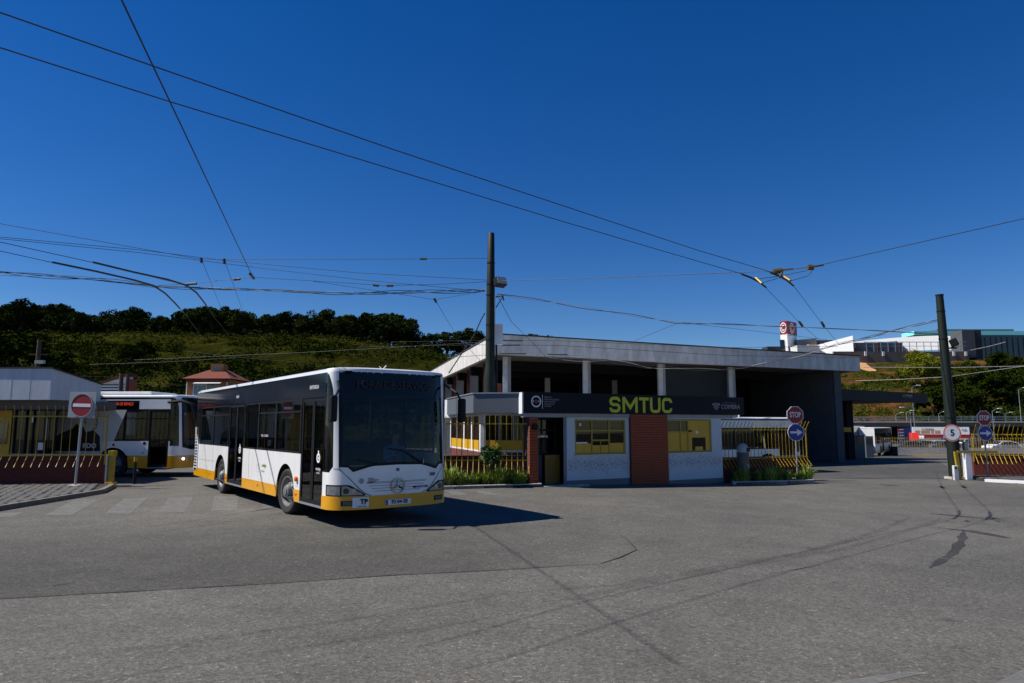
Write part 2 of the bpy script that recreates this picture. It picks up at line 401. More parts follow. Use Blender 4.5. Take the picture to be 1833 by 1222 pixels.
for pts, w in (([(917, 1062), (1100, 1048), (1300, 1012), (1450, 988), (1560, 955), (1605, 937), (1632, 924)], .15),
               ([(917, 1098), (1100, 1055), (1280, 1022), (1500, 985), (1620, 952), (1660, 938), (1685, 927)], .15),
               ([(0, 1190), (300, 1155), (620, 1110), (917, 1062)], .12), ([(150, 1222), (500, 1165), (800, 1120), (917, 1098)], .12)):
    strip(px(pts), w, .010, 'tyre_faint', 'tyre_mark', ground, .3)
strip(px([(1725, 948), (1722, 966), (1706, 990), (1664, 1017)]), .16, .006, 'oil', 'tyre_mark', ground, .4)
strip(px([(1692, 946), (1740, 951), (1805, 963)]), 1.0, .007, 'oil', 'oil_stain', ground, .3)
strip(px([(1665, 919), (1710, 923), (1760, 928)]), .7, .007, 'oil', 'oil_stain', ground, .3)
strip(px([(1782, 929), (1802, 932)]), .5, .007, 'oil', 'oil_stain', ground, .3)
strip(px([(1575, 867), (1592, 869), (1608, 869)]), .5, .007, 'crack', 'drain_cover', ground, .1)
strip(px([(1480, 857), (1640, 855), (1720, 858), (1833, 866)]), .12, .007, 'crack', 'gutter_joint', ground, .3)
# paving of the yard behind the gate, darker setts
sheet(px([(1450, 856), (1735, 858)]) + [Vector((46, 80, 0)), Vector((22, 80, 0))], .005, 'asphalt_dark', 'yard_surface', ground, 16)
# worn zebra stripes
def zq(l): return [((z[0]) / 4.073, 640 + z[1] / 4.073) for z in l]
for q in (zq([(-60, 1162), (90, 1162), (165, 1130), (20, 1132)]), zq([(325, 1152), (520, 1150), (732, 1034), (548, 1037)]), zq([(765, 1140), (950, 1138), (1078, 1025), (905, 1030)]),
          zq([(1160, 1131), (1342, 1130), (1412, 1020), (1228, 1026)]), [(379, 914), (424, 914), (428, 888), (384, 888)], [(470, 912), (505, 912), (500, 890), (472, 890)],
          [(812, 886), (838, 886), (822, 879), (800, 879)], [(868, 886), (892, 886), (872, 879), (850, 879)],
          [(1470, 1226), (1560, 1226), (1655, 1206), (1620, 1203)], [(1770, 1230), (1850, 1230), (1850, 1200), (1830, 1200)]):
    sheet(px(q), .006, 'paint_faint', 'zebra_stripe', ground, 3)

# left pavement with kerb and setts
pav = MB().prism([(-40, 6), (-11.62, 6), (-11.62, 19.6), (-12.2, 21.0), (-12.75, 22.0), (-40, 20.0)], -.05, .09).build('pavement', 'joint', kind='structure')
kl = [(-11.5, 6), (-11.5, 19.6), (-12.1, 21.1), (-12.6, 22.0)]
for a, b in zip(kl, kl[1:]):
    a, b = Vector((*a, 0)), Vector((*b, 0)); n = max(1, int((b - a).length / 1.0)); d = (b - a) / n; nr = Vector((-d.y, d.x, 0)).normalized() * .14
    for i in range(n):
        p, q = a + d * i + d * .006, a + d * (i + 1) - d * .006
        MB().prism([(p.x, p.y), (p.x + nr.x, p.y + nr.y), (q.x + nr.x, q.y + nr.y), (q.x, q.y)][::-1], -.05, .115).build('kerb_stone', 'kerb_grey', pav, bevel=.012)
stone = MB().box((-.105, -.105, 0), (.105, .105, .028)); stone_me = stone.mesh('paving_sett')
bm = bmesh.new(); bm.from_mesh(stone_me); bmesh.ops.bevel(bm, geom=[e for e in bm.edges if all(v.co.z > .01 for v in e.verts)], offset=.014, segments=1, affect='EDGES'); bm.to_mesh(stone_me); bm.free(); stone_me.materials.append(MATS['cobble'])
spots = []
for j in range(70):
    for i in range(60):
        x, y = -11.78 - i * .235 - (j % 2) * .1, 13.6 + j * .235
        if y > 21.75 + (x + 12.9) * .19 or (y > 19.5 and x > -11.9 - (y - 19.5) * .45): continue
        u = 916.5 + 1222 * x / y
        if u < -25: continue
        spots.append((y - abs(x) * .1, x, y))
spots.sort(); rest = MB()
for k, (_, x, y) in enumerate(spots):
    x += random.uniform(-.012, .012); y += random.uniform(-.012, .012); dz = random.uniform(-.008, .006)
    if k < 300: obj('paving_sett', stone_me, pav, (x, y, .085 + dz), random.uniform(-.06, .06))
    else: rest.box((x - .105, y - .105, .085), (x + .105, y + .105, .113 + dz))
rest.build('paving_setts', 'cobble', pav, kind='stuff')
# right pavement
rp = MB().prism([(18.9, 27.6), (21.5, 24.9), (40, 27.5), (40, 31.2), (19.2, 29.6)], -.6, -.24).build('pavement', 'joint', kind='structure')
rest = MB()
for j in range(30):
    for i in range(70):
        x, y = 19.2 + i * .235 + (j % 2) * .1, 25.0 + j * .235
        if y > 29.5 or y < 27.7 - (x - 19) * 1.05 or y < 25.1 + (x - 21.5) * .14 or x > 24: continue
        rest.box((x - .105, y - .105, -.25), (x + .105, y + .105, -.212 + random.uniform(-.007, .007)))
rest.build('paving_setts', 'cobble', rp, kind='stuff')
MB().slab([(18.75, 27.55, -.5), (21.4, 24.8, -.5), (21.55, 24.9, -.5), (18.95, 27.65, -.5)], (0, 0, .28)).build('kerb_stone', 'sign_white', rp)
MB().slab([(21.4, 24.8, -.5), (40, 27.3, -.5), (40, 27.5, -.5), (21.55, 24.95, -.5)], (0, 0, .28)).build('kerb_stone', 'kerb', rp)

# hills
CREST = [(-900, 610), (0, 603), (150, 607), (300, 604), (450, 607), (600, 613), (700, 627), (800, 642), (880, 655), (1000, 690), (1300, 690), (1420, 668), (1500, 656), (1560, 650), (1700, 647), (1833, 642), (2600, 640)]
def crest_z(u):
    for (a, va), (b, vb) in zip(CREST, CREST[1:]):
        if a <= u <= b: v = va + (vb - va) * (u - a) / (b - a); break
    else: v = 610 if u < 0 else 640
    return EYE + (760 - v) / 1222 * 222
def hill_z(x, y):
    u = 916.5 + 1222 * x / y
    y0 = 100 if u < 1000 else 138
    t = min(max((y - y0) / (220 - y0), 0), 1); b = -1.6
    s = t ** .9 * (1 - .12 * math.sin(t * math.pi * 2)) if u < 1000 else t ** .85
    z = b + (crest_z(u) - b) * s
    amp = 2.4 * math.sin(math.pi * min(max(t, 0), 1)) if t < 1 else 0
    z += amp * noise.noise(Vector((x * .03, y * .03, 0))) + amp * .5 * noise.noise(Vector((x * .09, y * .09, 3)))
    return z if y > y0 else min(z, -1.9)
def hill(name, m, u0, u1):
    mb = MB(); us = [u0 + (u1 - u0) * i / 110 for i in range(111)]; ys = [96 + i * 3.2 for i in range(40)] + [230, 260, 320, 420]
    for y in ys:
        for u in us:
            x = (u - 916.5) / 1222 * y; z = hill_z(x, y)
            if y > 225: z = crest_z(u) - (y - 222) * .012
            mb.v.append((x, y, z))
    n = len(us); mb.f = [(j * n + i, j * n + i + 1, (j + 1) * n + i + 1, (j + 1) * n + i) for j in range(len(ys) - 1) for i in range(n - 1)]
    return mb.build(name, m, smooth=True, kind='structure')
hill('hill', 'hill_green', -900, 1010); hill('hill', 'hill_earth', 1010, 2700)

def leaves(n, clumps, size, squash=.8, stretch=1.0):
    mb = MB()
    for k in range(n):
        cx, cy, cz, r = random.choice(clumps)
        d = Vector((random.gauss(0, 1), random.gauss(0, 1), random.gauss(0, 1))).normalized() * r * random.uniform(.55, 1.08)
        c = Vector((cx + d.x, cy + d.y, cz + d.z * squash))
        a = Vector((random.gauss(0, 1), random.gauss(0, 1), random.gauss(0, .6))).normalized(); b = a.cross(Vector((random.gauss(0, 1), random.gauss(0, 1), random.gauss(0, 1)))).normalized()
        s = size * random.uniform(.6, 1.3)
        mb.poly([c - a * s * stretch - b * s * .5, c + a * s * .2 - b * s * .65, c + a * s * stretch, c + b * s * .6])
    return mb
def crown_mesh(name, m, h, w, nc, nl, size, base=.3):
    cl = []
    lobes = []
    for k in range(10 if nc < 100 else 20):
        t = random.random() ** .8; rr = w * .5 * math.sqrt(max(.10, 1 - (1.9 * t - .8) ** 2)) * random.uniform(.2, .95); an = random.uniform(0, 6.283)
        lobes.append((rr * math.cos(an), rr * math.sin(an), h * (base + .08 + (.84 - base) * t)))
    for k in range(nc):
        a = random.choice(lobes); sd = w * .085
        cl.append((a[0] + random.gauss(0, sd), a[1] + random.gauss(0, sd), max(h * base, a[2] + random.gauss(0, sd * .75)), w * random.uniform(.045, .13)))
    me = leaves(nl, cl, size).mesh(name); me.materials.append(MATS[m]); return me, cl
def trunk_mesh(h, r, cl):
    mb = MB(); mb.tube([(0, 0, -.6), (r * .3, 0, h * .22), (-r * .2, r * .3, h * .5), (0, 0, h * .8)], [r * 1.25, r, r * .7, r * .2], 7)
    for c in cl[:7]: mb.tube([(0, 0, h * .25), (c[0] * .5, c[1] * .5, c[2] * .7), (c[0], c[1], c[2])], [r * .5, r * .3, r * .1], 5)
    me = mb.mesh('trunk'); me.materials.append(MATS['bark']); return me
KINDS = []
for k, (m, h, w) in enumerate((('leaf_oak', 9.5, 11), ('leaf_oak', 8.2, 9), ('leaf_oak2', 9, 10), ('leaf_oak', 7.2, 10), ('leaf_olive', 6, 4.5), ('leaf_gold', 15, 15), ('leaf_bush', 12, 12), ('leaf_olive', 11, 11))):
    cm, cl = crown_mesh('crown', m, h, w, 90 if k < 4 else 110, 7500 if k < 5 else 13000, .24 if k < 5 else .26, .16 if k < 5 else .12)
    KINDS.append((cm, trunk_mesh(h, .28, cl), h))
def tree(kind, p, s, label, group, name='tree'):
    t = thing(name, label, 'tree', p, random.uniform(0, 6.28), group); t.scale = (s * random.uniform(1.0, 1.3), s * random.uniform(1.0, 1.3), s)
    obj('crown', KINDS[kind][0], t); obj('trunk', KINDS[kind][1], t); return t
TR = [(-12, 558, 0), (28, 548, 2), (62, 558, 0), (100, 553, 1), (140, 568, 3), (180, 570, 0), (215, 563, 1), (232, 560, 2), (285, 572, 0), (318, 562, 2), (352, 555, 1), (375, 560, 0), (402, 556, 1), (435, 566, 3), (470, 571, 0), (505, 568, 2), (540, 570, 1), (572, 566, 3), (600, 576, 0), (622, 572, 4), (645, 570, 2), (682, 571, 0), (712, 573, 1), (738, 598, 3), (770, 604, 2), (800, 602, 1), (830, 599, 0), (858, 605, 2), (905, 612, 3), (950, 614, 3)]
for i, (u, vt, k) in enumerate(TR):
    Y = 222 + random.uniform(-5, 7); x = (u - 916.5) / 1222 * Y; zb = hill_z(x, min(Y, 220)); zt = EYE + (760 - vt) / 1222 * Y
    tree(k, (x, Y, zb), max(.5, (zt - zb) / KINDS[k][2] * 1.17), ORD[i] + (' tree from the left along the crest of the left hill, a small pale one' if k == 4 else ' dark tree from the left along the crest of the left hill'), 'trees on the left hill crest')
random.seed(31)
for i in range(28):
    u = -30 + i * 27 + random.uniform(-10, 10); Y = 236 + random.uniform(0, 14); k = random.choice((0, 1, 2, 3)); vl = [b for a, b, c in sorted(TR, key=lambda q: abs(q[0] - u))[:2]]
    vt = sum(vl) / 2 + random.uniform(2, 14); x = (u - 916.5) / 1222 * Y; zb = crest_z(u) - .5; zt = EYE + (760 - vt) / 1222 * Y
    tree(k, (x, Y, zb), max(.55, (zt - zb) / KINDS[k][2] * 1.17), ORD[i] + ' dark tree from the left in the rear row behind the left hill crest', 'trees in the rear row of the left hill crest')
for u, Y, k, vt, lab in ((305, 205, 4, 585, 'small yellow-green tree in front of the dark crest trees above the orange house'), (190, 210, 4, 592, 'pale green sapling below the crest trees above the no-entry sign'), (255, 168, 6, 612, 'dark rounded pine on the grassy slope left of the orange house'), (232, 160, 6, 618, 'dark bush-like tree on the slope above the small white house'), (12, 120, 6, 600, 'green tree rising at the left edge behind the white-roofed hut'), (935, 0, 0, 0, '')):
    if not Y: continue
    x = (u - 916.5) / 1222 * Y; zb = hill_z(x, Y); tree(k, (x, Y, zb), max(.3, (EYE + (760 - vt) / 1222 * Y - zb) / KINDS[k][2]), lab, None)
for u, Y, k, vt, lab in ((1640, 178, 5, 632, 'large yellow-green tree in front of the retaining wall on the right hill'), (1668, 182, 5, 640, 'second yellow-green tree crowding the large one beside the right pole'), (1735, 186, 7, 645, 'olive green tree on the right hill just right of the right pole'), (1612, 180, 7, 662, 'low green tree at the left foot of the large yellow-green tree'),
                         (1790, 190, 6, 632, 'dark green tree below the dark glass building on the right hill'), (1822, 185, 6, 640, 'dark tree at the right edge below the dark glass building'), (1760, 160, 6, 668, 'dark tree mid-slope on the right hill'), (1815, 158, 6, 675, 'dark tree mid-slope at the right edge'), (1670, 155, 6, 694, 'dark tree at the foot of the right hill behind the canopy'), (1725, 152, 6, 690, 'dark tree at the foot of the right hill right of the pole'), (1855, 170, 6, 650, 'tree cut by the right edge on the right hill')):
    x = (u - 916.5) / 1222 * Y; zb = hill_z(x, Y) - .3; tree(k, (x, Y, zb), max(.3, (EYE + (760 - vt) / 1222 * Y - zb) / KINDS[k][2]), lab, None)
# scrub on the slopes: nobody could count it
def scrub(name, m, n, u0, u1, y0, y1, size, nl, seed, label, mask=-.1):
    random.seed(seed); mb = MB(); c = 0; tries = 0
    while c < n and tries < n * 20:
        tries += 1
        Y = random.uniform(y0, y1); u = random.uniform(u0, u1); x = (u - 916.5) / 1222 * Y
        if noise.noise(Vector((x * .045, Y * .06, seed))) < mask: continue
        c += 1; z = hill_z(x, Y); s = size * random.uniform(.5, 1.5)
        cl = [(x + random.uniform(-s, s), Y + random.uniform(-s, s), z + random.uniform(0, s * .7), s * random.uniform(.4, .75)) for _ in range(4)]
        q = leaves(int(nl * 1.8), cl, .15 + .05 * s, .7); i = len(mb.v); mb.v += q.v; mb.f += [tuple(i + a for a in f) for f in q.f]
    return finish(mb.build(name, m), None, label, 'scrub', None, 'stuff')
scrub('scrub', 'leaf_bush', 800, -100, 900, 112, 192, 1.5, 60, 3, 'dark green scrub covering the lower slope of the left hill', -.02)
scrub('scrub', 'leaf_oak2', 700, -100, 900, 104, 160, 1.8, 60, 5, 'very dark brush at the foot of the left hill', -.25)
scrub('tall_grass', 'grass', 700, -60, 820, 172, 219, .8, 30, 8, 'yellow-green tall grass below the crest trees', -.3)
scrub('scrub', 'leaf_oak', 260, -60, 900, 214, 224, 2.0, 60, 15, 'undergrowth between the crest trees of the left hill', -.5)
scrub('scrub', 'leaf_bush', 420, 1690, 1900, 142, 205, 1.6, 60, 11, 'green bushes over the right hill beyond the pole', -.2)
scrub('scrub', 'leaf_olive', 230, 1490, 1900, 140, 200, .9, 36, 12, 'low olive scrub dotted over the earth slope on the right', .02)
random.seed(21)

# ================================================================== BUSES
NE = 3.2
def plan(phi, hw=1.275, fl=.65):
    a = abs(phi) * math.pi / 180
    return -fl + fl * max(math.cos(a), 0) ** (2 / NE), math.copysign(hw * math.sin(a) ** (2 / NE), phi)
def phi_of(y, hw=1.275): return math.copysign(math.degrees(math.asin(min(1, (abs(y) / hw) ** (NE / 2)))), y)
def lean(z): return -.02 * (z - .3) if z < 1.1 else -.016 - .085 * (z - 1.1)
def fpt(phi, z, off=0):
    x, y = plan(phi); x2, y2 = plan(phi + (.5 if phi < 88 else -.5)); t = Vector((x2 - x, y2 - y, 0)) * (1 if phi < 88 else -1)
    if t.length < 1e-9: t = Vector((0, 1, 0))
    t.normalize(); n = Vector((t.y, -t.x, 0)); k = 1 if abs(phi) < 50 else max(0, (90 - abs(phi)) / 40)
    return Vector((x + lean(z) * k, y, z)) + n * off
def fpatch(name, m, par, p0, p1, zb, zt, off=0, th=.03, nc=18, nz=3, ys=False, **kw):
    if ys: p0, p1 = phi_of(p0), phi_of(p1)
    zbf = zb if callable(zb) else (lambda p: zb); ztf = zt if callable(zt) else (lambda p: zt)
    mb = MB(); G = []
    for o in (off, off - th):
        for i in range(nc + 1):
            p = p0 + (p1 - p0) * i / nc; a, b = zbf(p), ztf(p)
            for j in range(nz + 1): mb.v.append(tuple(fpt(p, a + (b - a) * j / nz, o)))
    w = nz + 1; H = (nc + 1) * w; ix = lambda l, i, j: l * H + i * w + j
    for i in range(nc):
        for j in range(nz):
            mb.f.append((ix(0, i, j), ix(0, i + 1, j), ix(0, i + 1, j + 1), ix(0, i, j + 1)))
            if th: mb.f.append((ix(1, i, j), ix(1, i, j + 1), ix(1, i + 1, j + 1), ix(1, i + 1, j)))
        if th:
            mb.f.append((ix(0, i, 0), ix(1, i, 0), ix(1, i + 1, 0), ix(0, i + 1, 0))); mb.f.append((ix(0, i, nz), ix(0, i + 1, nz), ix(1, i + 1, nz), ix(1, i, nz)))
    if th:
        for j in range(nz):
            mb.f.append((ix(0, 0, j), ix(0, 0, j + 1), ix(1, 0, j + 1), ix(1, 0, j))); mb.f.append((ix(0, nc, j), ix(1, nc, j), ix(1, nc, j + 1), ix(0, nc, j + 1)))
    return mb.build(name, m, par, smooth=True, **kw)
def side_strip(name, m, par, x0, x1, z0, z1, axles, y, th=.03, slope=None):
    mb = MB(); n = max(2, int((x1 - x0) / .05)); sg = math.copysign(1, y)
    xs = [x0 + (x1 - x0) * i / n for i in range(n + 1)]
    def bot(x):
        b = z0
        for a in axles:
            if abs(x - a) < .58: b = max(b, .50 + math.sqrt(.58 ** 2 - (x - a) ** 2))
        return b
    for a, b in zip(xs, xs[1:]):
        ba, bb = min(bot(a), z1), min(bot(b), z1)
        if ba >= z1 and bb >= z1: continue
        p = [(a, y, ba), (b, y, bb), (b, y, z1), (a, y, z1)]; q = [(c[0], c[1] - sg * th, c[2]) for c in p]
        mb.poly(p if sg < 0 else p[::-1]); mb.poly([p[0], q[0], q[1], p[1]])
    mb.poly([(x1, y, bot(x1)), (x1, y - sg * th, bot(x1)), (x1, y - sg * th, z1), (x1, y, z1)]); mb.poly([(x0, y, bot(x0)), (x0, y - sg * th, bot(x0)), (x0, y - sg * th, z1), (x0, y, z1)])
    return mb.build(name, m, par)
tyre_me = MB().lathe([(.29, .05), (.33, .015), (.44, .0), (.475, .02), (.487, .06), (.487, .25), (.47, .29), (.30, .29)], axis='Y', n=36).mesh('wheel')
rim_mb = MB().lathe([(.325, .018), (.30, .02), (.285, .05), (.265, .10), (.235, .115), (.20, .09), (.155, .06), (.14, .01), (.125, -.015), (.09, -.02), (.08, -.04), (0.001, -.045)], axis='Y', n=32)
for k in range(10):
    a = k * .6283; rim_mb.lathe([(.018, .06), (.018, .03), (.001, .03)], (math.cos(a) * .175, .03, math.sin(a) * .175), 'Y', 6)
rim_me = rim_mb.mesh('rim')
holes = MB()
for k in range(10):
    a = k * .6283 + .3; holes.disc((math.cos(a) * .245, .108, math.sin(a) * .245), .026, (0, -1, 0), 10)
hole_me = holes.mesh('rim_hole')
for me, m in ((tyre_me, 'rubber'), (rim_me, 'rim'), (hole_me, 'black_trim')):
    me.materials.append(MATS[m])
    for p in me.polygons: p.use_smooth = True
    try: me.set_sharp_from_angle(angle=R_(35))
    except Exception: pass
def wheel(par, x, side, turn=0):
    w = obj('wheel', tyre_me, par, (x, side * 1.235, .487), (math.pi if side > 0 else 0) + turn); obj('rim', rim_me, w); obj('rim_hole', hole_me, w); return w
def box_part(name, m, par, a, b, bevel=0): return MB().box(a, b).build(name, m, par, bevel=bevel)
def bus(label, loc, rz, L=11.65, axles=(-2.82, -8.42), doors=((-1.9, -.62), (-7.64, -6.17)), wins=((-11.0, -9.43, 1), (-9.43, -7.7, 1), (-6.1, -4.94, 0), (-4.94, -3.6, 1), (-3.6, -1.96, 1)), zy=.58, rear_solid=-11.05, style='main', group=None, detail=True):
    t = thing('city_bus', label, 'bus', loc, rz, group); Y = 1.275
    def seg(cuts, a, b):        # intervals of [a,b] without the cuts
        out = []; x = a
        for c0, c1 in sorted(cuts):
            if c0 > x: out.append((x, c0))
            x = max(x, c1)
        if x < b: out.append((x, b))
        return out
    for sg in (-1, 1):
        y = sg * Y; cuts = doors if sg < 0 else ()
        fl = -.62 if sg < 0 else -.64
        for a, b in seg(cuts, -L, fl):
            if b - a < .02: continue
            cu_ = [a] + [q_ for q_ in sorted(axles) if a < q_ < b] + [b]
            for a2, b2 in zip(cu_, cu_[1:]): side_strip('skirt', 'bus_yellow', t, a2 + (.55 if a2 in axles else 0), b2 - (.55 if b2 in axles else 0), .33, zy, axles, y)
            side_strip('side_panel', 'white_paint', t, a, b, zy, 1.32, axles, y)
        box_part('upper_panel', 'black_gloss', t, (-L, y - sg * .03 if sg > 0 else y, 2.46), (-.64, y if sg > 0 else y + .03, 2.935))
        w = wins if sg < 0 else ((-L + .3, -9.4, 1), (-9.4, -7.6, 1), (-7.6, -5.8, 0), (-5.8, -4, 1), (-4, -2.2, 1), (-2.2, -.8, 0))
        for a, b, hb in w:
            f = MB(); yo, yi = sorted((y - sg * .002, y - sg * .03))
            for q in ((a, a + .045, 1.322, 2.458), (b - .045, b, 1.322, 2.458)): f.box((q[0], yo, q[2]), (q[1], yi, q[3]))
            f.box((a + .045, yo, 1.322), (b - .045, yi, 1.36)); f.box((a + .045, yo, 2.42), (b - .045, yi, 2.458))
            if hb: f.box((a + .045, yo, 2.18), (b - .045, yi, 2.215))
            fr = f.build('window_frame', 'black_trim', t)
            MB().poly([(a + .02, y - sg * .014, 1.34), (b - .02, y - sg * .014, 1.34), (b - .02, y - sg * .014, 2.44), (a + .02, y - sg * .014, 2.44)]).build('pane', 'bus_glass', fr)
        if sg < 0:
            for a, b in seg(list(doors) + [(p[0], p[1]) for p in wins], -L, -.64):
                if b - a > .03: box_part('window_pillar', 'black_gloss', t, (a, y + .001, 1.321), (b, y + .03, 2.459))
        for ax in axles:
            wl_ = MB().lathe([(.575, 0), (.575, -sg * .5)], (ax, y, .5), 'Y', 20, 0, math.pi); wl_.poly([(ax - .575, y - sg * .5, 0.35), (ax + .575, y - sg * .5, .35), (ax + .575, y - sg * .5, 1.07), (ax - .575, y - sg * .5, 1.07)])
            wl_.build('wheel_arch', 'black_trim', t); wheel(t, ax, sg, (.10 if ax > -4 and style == 'main' else 0))
    for a, b in doors:
        d = MB(); n = 2 if (b - a) > 1.1 else 1; dw = (b - a) / n; pan = MB()
        for k in range(n):
            q0, q1 = a + k * dw + .008, a + (k + 1) * dw - .008
            d.box((q0, -Y + .012, .37), (q0 + .055, -Y + .045, 2.455)); d.box((q1 - .055, -Y + .012, .37), (q1, -Y + .045, 2.455))
            d.box((q0 + .055, -Y + .013, .37), (q1 - .055, -Y + .044, .45)); d.box((q0 + .055, -Y + .013, 2.39), (q1 - .055, -Y + .044, 2.455))
            pan.poly([(q0 + .03, -Y + .026, .42), (q1 - .03, -Y + .026, .42), (q1 - .03, -Y + .026, 2.42), (q0 + .03, -Y + .026, 2.42)])
        dd = d.build('door', 'black_trim', t); pan.build('pane', 'bus_glass', dd)
        box_part('sill', 'galvanised', dd, (a, -Y - .002, .325), (b, -Y + .1, .365))
        h = MB().tube([(b - .30, -Y + .05, 1.15), (b - .36, -Y + .09, 1.3), (b - .36, -Y + .09, 1.55)], .014, 6).build('handle', 'rail_yellow', dd)
    # roof
    r = MB(); sec = [(-1.275, 2.934), (-1.272, 2.975), (-1.22, 3.015), (-1.05, 3.037), (-.6, 3.05), (0, 3.055), (.6, 3.05), (1.05, 3.037), (1.22, 3.015), (1.272, 2.975), (1.275, 2.934)]
    xs = [-L, -L + .05, -L + .25, -9, -6, -3, -.65]; idx = []
    for k, x in enumerate(xs):
        dz = (-.10, -.03, 0, 0, 0, 0, 0)[k]; idx.append(r.vs([(x, yy, 2.934 + (zz - 2.934) * (1 + dz * 4)) for yy, zz in sec]))
    for a, b in zip(idx, idx[1:]):
        for k in range(len(sec) - 1): r.f.append((a + k, a + k + 1, b + k + 1, b + k))
    r.f.append(tuple(idx[0] + k for k in range(len(sec))))
    r.build('roof', 'white_paint', t, smooth=True)
    c = MB(); rings = []; prs = [(1, 2.93), (1.0, 2.972), (.965, 3.012), (.86, 3.034), (.6, 3.048), (0.02, 3.055)]
    for s, z in prs:
        P = []
        for k in range(31):
            p = fpt(-90 + 6 * k, min(z, 2.97)); P.append((-.65 + (p.x + .65) * s, p.y * (s if s > .97 else (s * .5 + .5 if s > .9 else s)), z))
        rings.append(c.vs(P))
    for a, b in zip(rings, rings[1:]):
        for k in range(30): c.f.append((a + k, a + k + 1, b + k + 1, b + k))
    c.build('roof_front', 'white_paint', t, smooth=True)
    # back
    bk = MB().box((-L - .02, -Y + .01, .38), (-L + .02, Y - .01, 2.90)).build('rear_panel', 'white_paint', t, bevel=.015)
    box_part('rear_bumper', 'bus_yellow', t, (-L - .06, -Y, .34), (-L + .0, Y, zy), .02)
    # underside, floor, ceiling
    box_part('chassis', 'black_trim', t, (-L + .3, -.98, .26), (-.9, .98, .36))
    box_part('floor', 'floor_grey', t, (-L + .05, -1.24, .361), (-.45, 1.24, .39))
    box_part('ceiling', 'interior', t, (-L + .05, -1.2, 2.50), (-.35, 1.2, 2.54))
    if style in ('main', 'second'):
        box_part('engine_cover', 'interior', t, (-L + .05, -1.2, .4), (-10.1, 1.2, 1.28))
        for x in (-3.2, -4.1, -4.9, -5.7, -7.9, -8.7, -9.5):
            for yy in (.62, -.62):
                if yy < 0 and -7.7 < x < -5.2 and style == 'main': continue
                s = MB().box((x, yy - .42, .82), (x + .42, yy + .42, .90)); s.box((x - .02, yy - .42, .90), (x + .06, yy + .42, 1.52)); s.box((x + .05, yy - .35, .39), (x + .3, yy + .35, .82))
                s.build('passenger_seat', 'seat_blue', t, bevel=.02)
        for x, yy in ((-2.1, -.45), (-2.1, .35), (-3.6, -.5), (-6.1, -.75), (-7.7, -.75), (-5.0, .3), (-8.0, .3)):
            MB().tube([(x, yy, .39), (x, yy, 2.5)], .018, 8).build('grab_pole', 'rail_yellow', t)
        box_part('dashboard', 'interior', t, (-.75, -1.0, .4), (-.42, 1.1, 1.12), .04)
        box_part('partition', 'interior', t, (-2.05, .1, .39), (-2.0, 1.22, 1.5))
        s = MB().box((-1.75, .38, .72), (-1.28, .92, .84)); s.box((-1.86, .38, .84), (-1.72, .92, 1.62)); s.box((-1.7, .45, .39), (-1.4, .85, .72)); s.build('driver_seat', 'interior', t, bevel=.03)
        sw = MB(); P = [Vector((-1.0 - .09 * math.sin(a * .3142), .65 + .23 * math.cos(a * .3142), 1.16 + .21 * math.sin(a * .3142))) for a in range(21)]
        sw.tube(P, .016, 6, False).tube([(-1.0, .65, 1.16), (-.7, .65, .9)], .03, 8); sw.build('steering_wheel', 'black_trim', t)
    # front
    def wb(p):          # lower edge of the windscreen, with its two notches
        y = abs(plan(p)[1])
        for (a, za), (b, zb_) in zip(WB, WB[1:]):
            if a <= y <= b: return za + (zb_ - za) * (y - a) / (b - a)
        return WB[-1][1]
    WB = [(0, 1.145), (.5, 1.135), (.62, 1.11), (.90, 1.03), (.99, 1.12), (1.3, 1.12)] if style == 'main' else [(0, 1.0), (.8, 1.0), (1.3, 1.14)]
    fpatch('bumper', 'bus_yellow', t, -90, 90, .33, zy, .012, .05, 40, 4)
    fpatch('front_panel', 'white_paint', t, phi_of(-1.15), phi_of(1.15), zy, wb, 0, .03, 64, 4)
    for sg in (-1, 1):
        a, b = sorted((sg * phi_of(1.15), sg * 90))
        fpatch('front_wing', 'white_paint', t, a, b, zy, (lambda p: 1.12 - .10 * min(1, max(0, (abs(p) - 68) / 8))) if style == 'main' else 1.14, 0, .03, 16, 3)
        a, b = sorted((sg * phi_of(1.135), sg * 66.5))
        fpatch('windscreen_pillar', 'white_paint', t, a, b, 1.1, 2.95, .006, .05, 6, 8)
        # flared top of the pillar
        mb = MB(); a, b = 66.4, 89
        fpatch('pillar_flare', 'white_paint', t, *sorted((sg * 66.4, sg * 86)), lambda p: 2.42 + .48 * min(1, ((abs(p) - 66.4) / 15)) ** .5, 2.94, .007, .03, 10, 3)
        a, b = sorted((sg * 66.6, sg * 90)); fpatch('corner_window', 'black_gloss' if sg > 0 else 'bus_glass', t, a, b, lambda p: 1.12 - .10 * min(1, max(0, (abs(p) - 68) / 8)) if style == 'main' else 1.14, 2.935, 0, 0, 10, 2)
    yw = 1.13
    gl = fpatch('windscreen', 'screen_glass', t, phi_of(-yw), phi_of(yw), wb, 2.48, 0, 0, 48, 3)
    fpatch('windscreen_seal', 'black_trim', gl, phi_of(-yw), phi_of(yw), lambda p: wb(p) + .0, lambda p: wb(p) + .05, .004, .02, 48, 1)
    ds = fpatch('destination_display', 'black_gloss', t, phi_of(-yw), phi_of(yw), 2.481, 2.945, 0, .03, 30, 2)
    for sg in (-1, 1): fpatch('windscreen_seal', 'black_trim', gl, *sorted((sg * phi_of(yw - .05), sg * phi_of(yw - .001))), 1.16, 2.48, .004, .02, 3, 2)
    return t
YAW = .636
BUSROT = math.atan2(-math.cos(YAW), math.sin(YAW))
b1 = bus('white and yellow city bus turning out of the gate in the foreground', (-2.23, 13.57, 0), BUSROT)
FR = (math.pi / 2, 0, math.pi / 2)
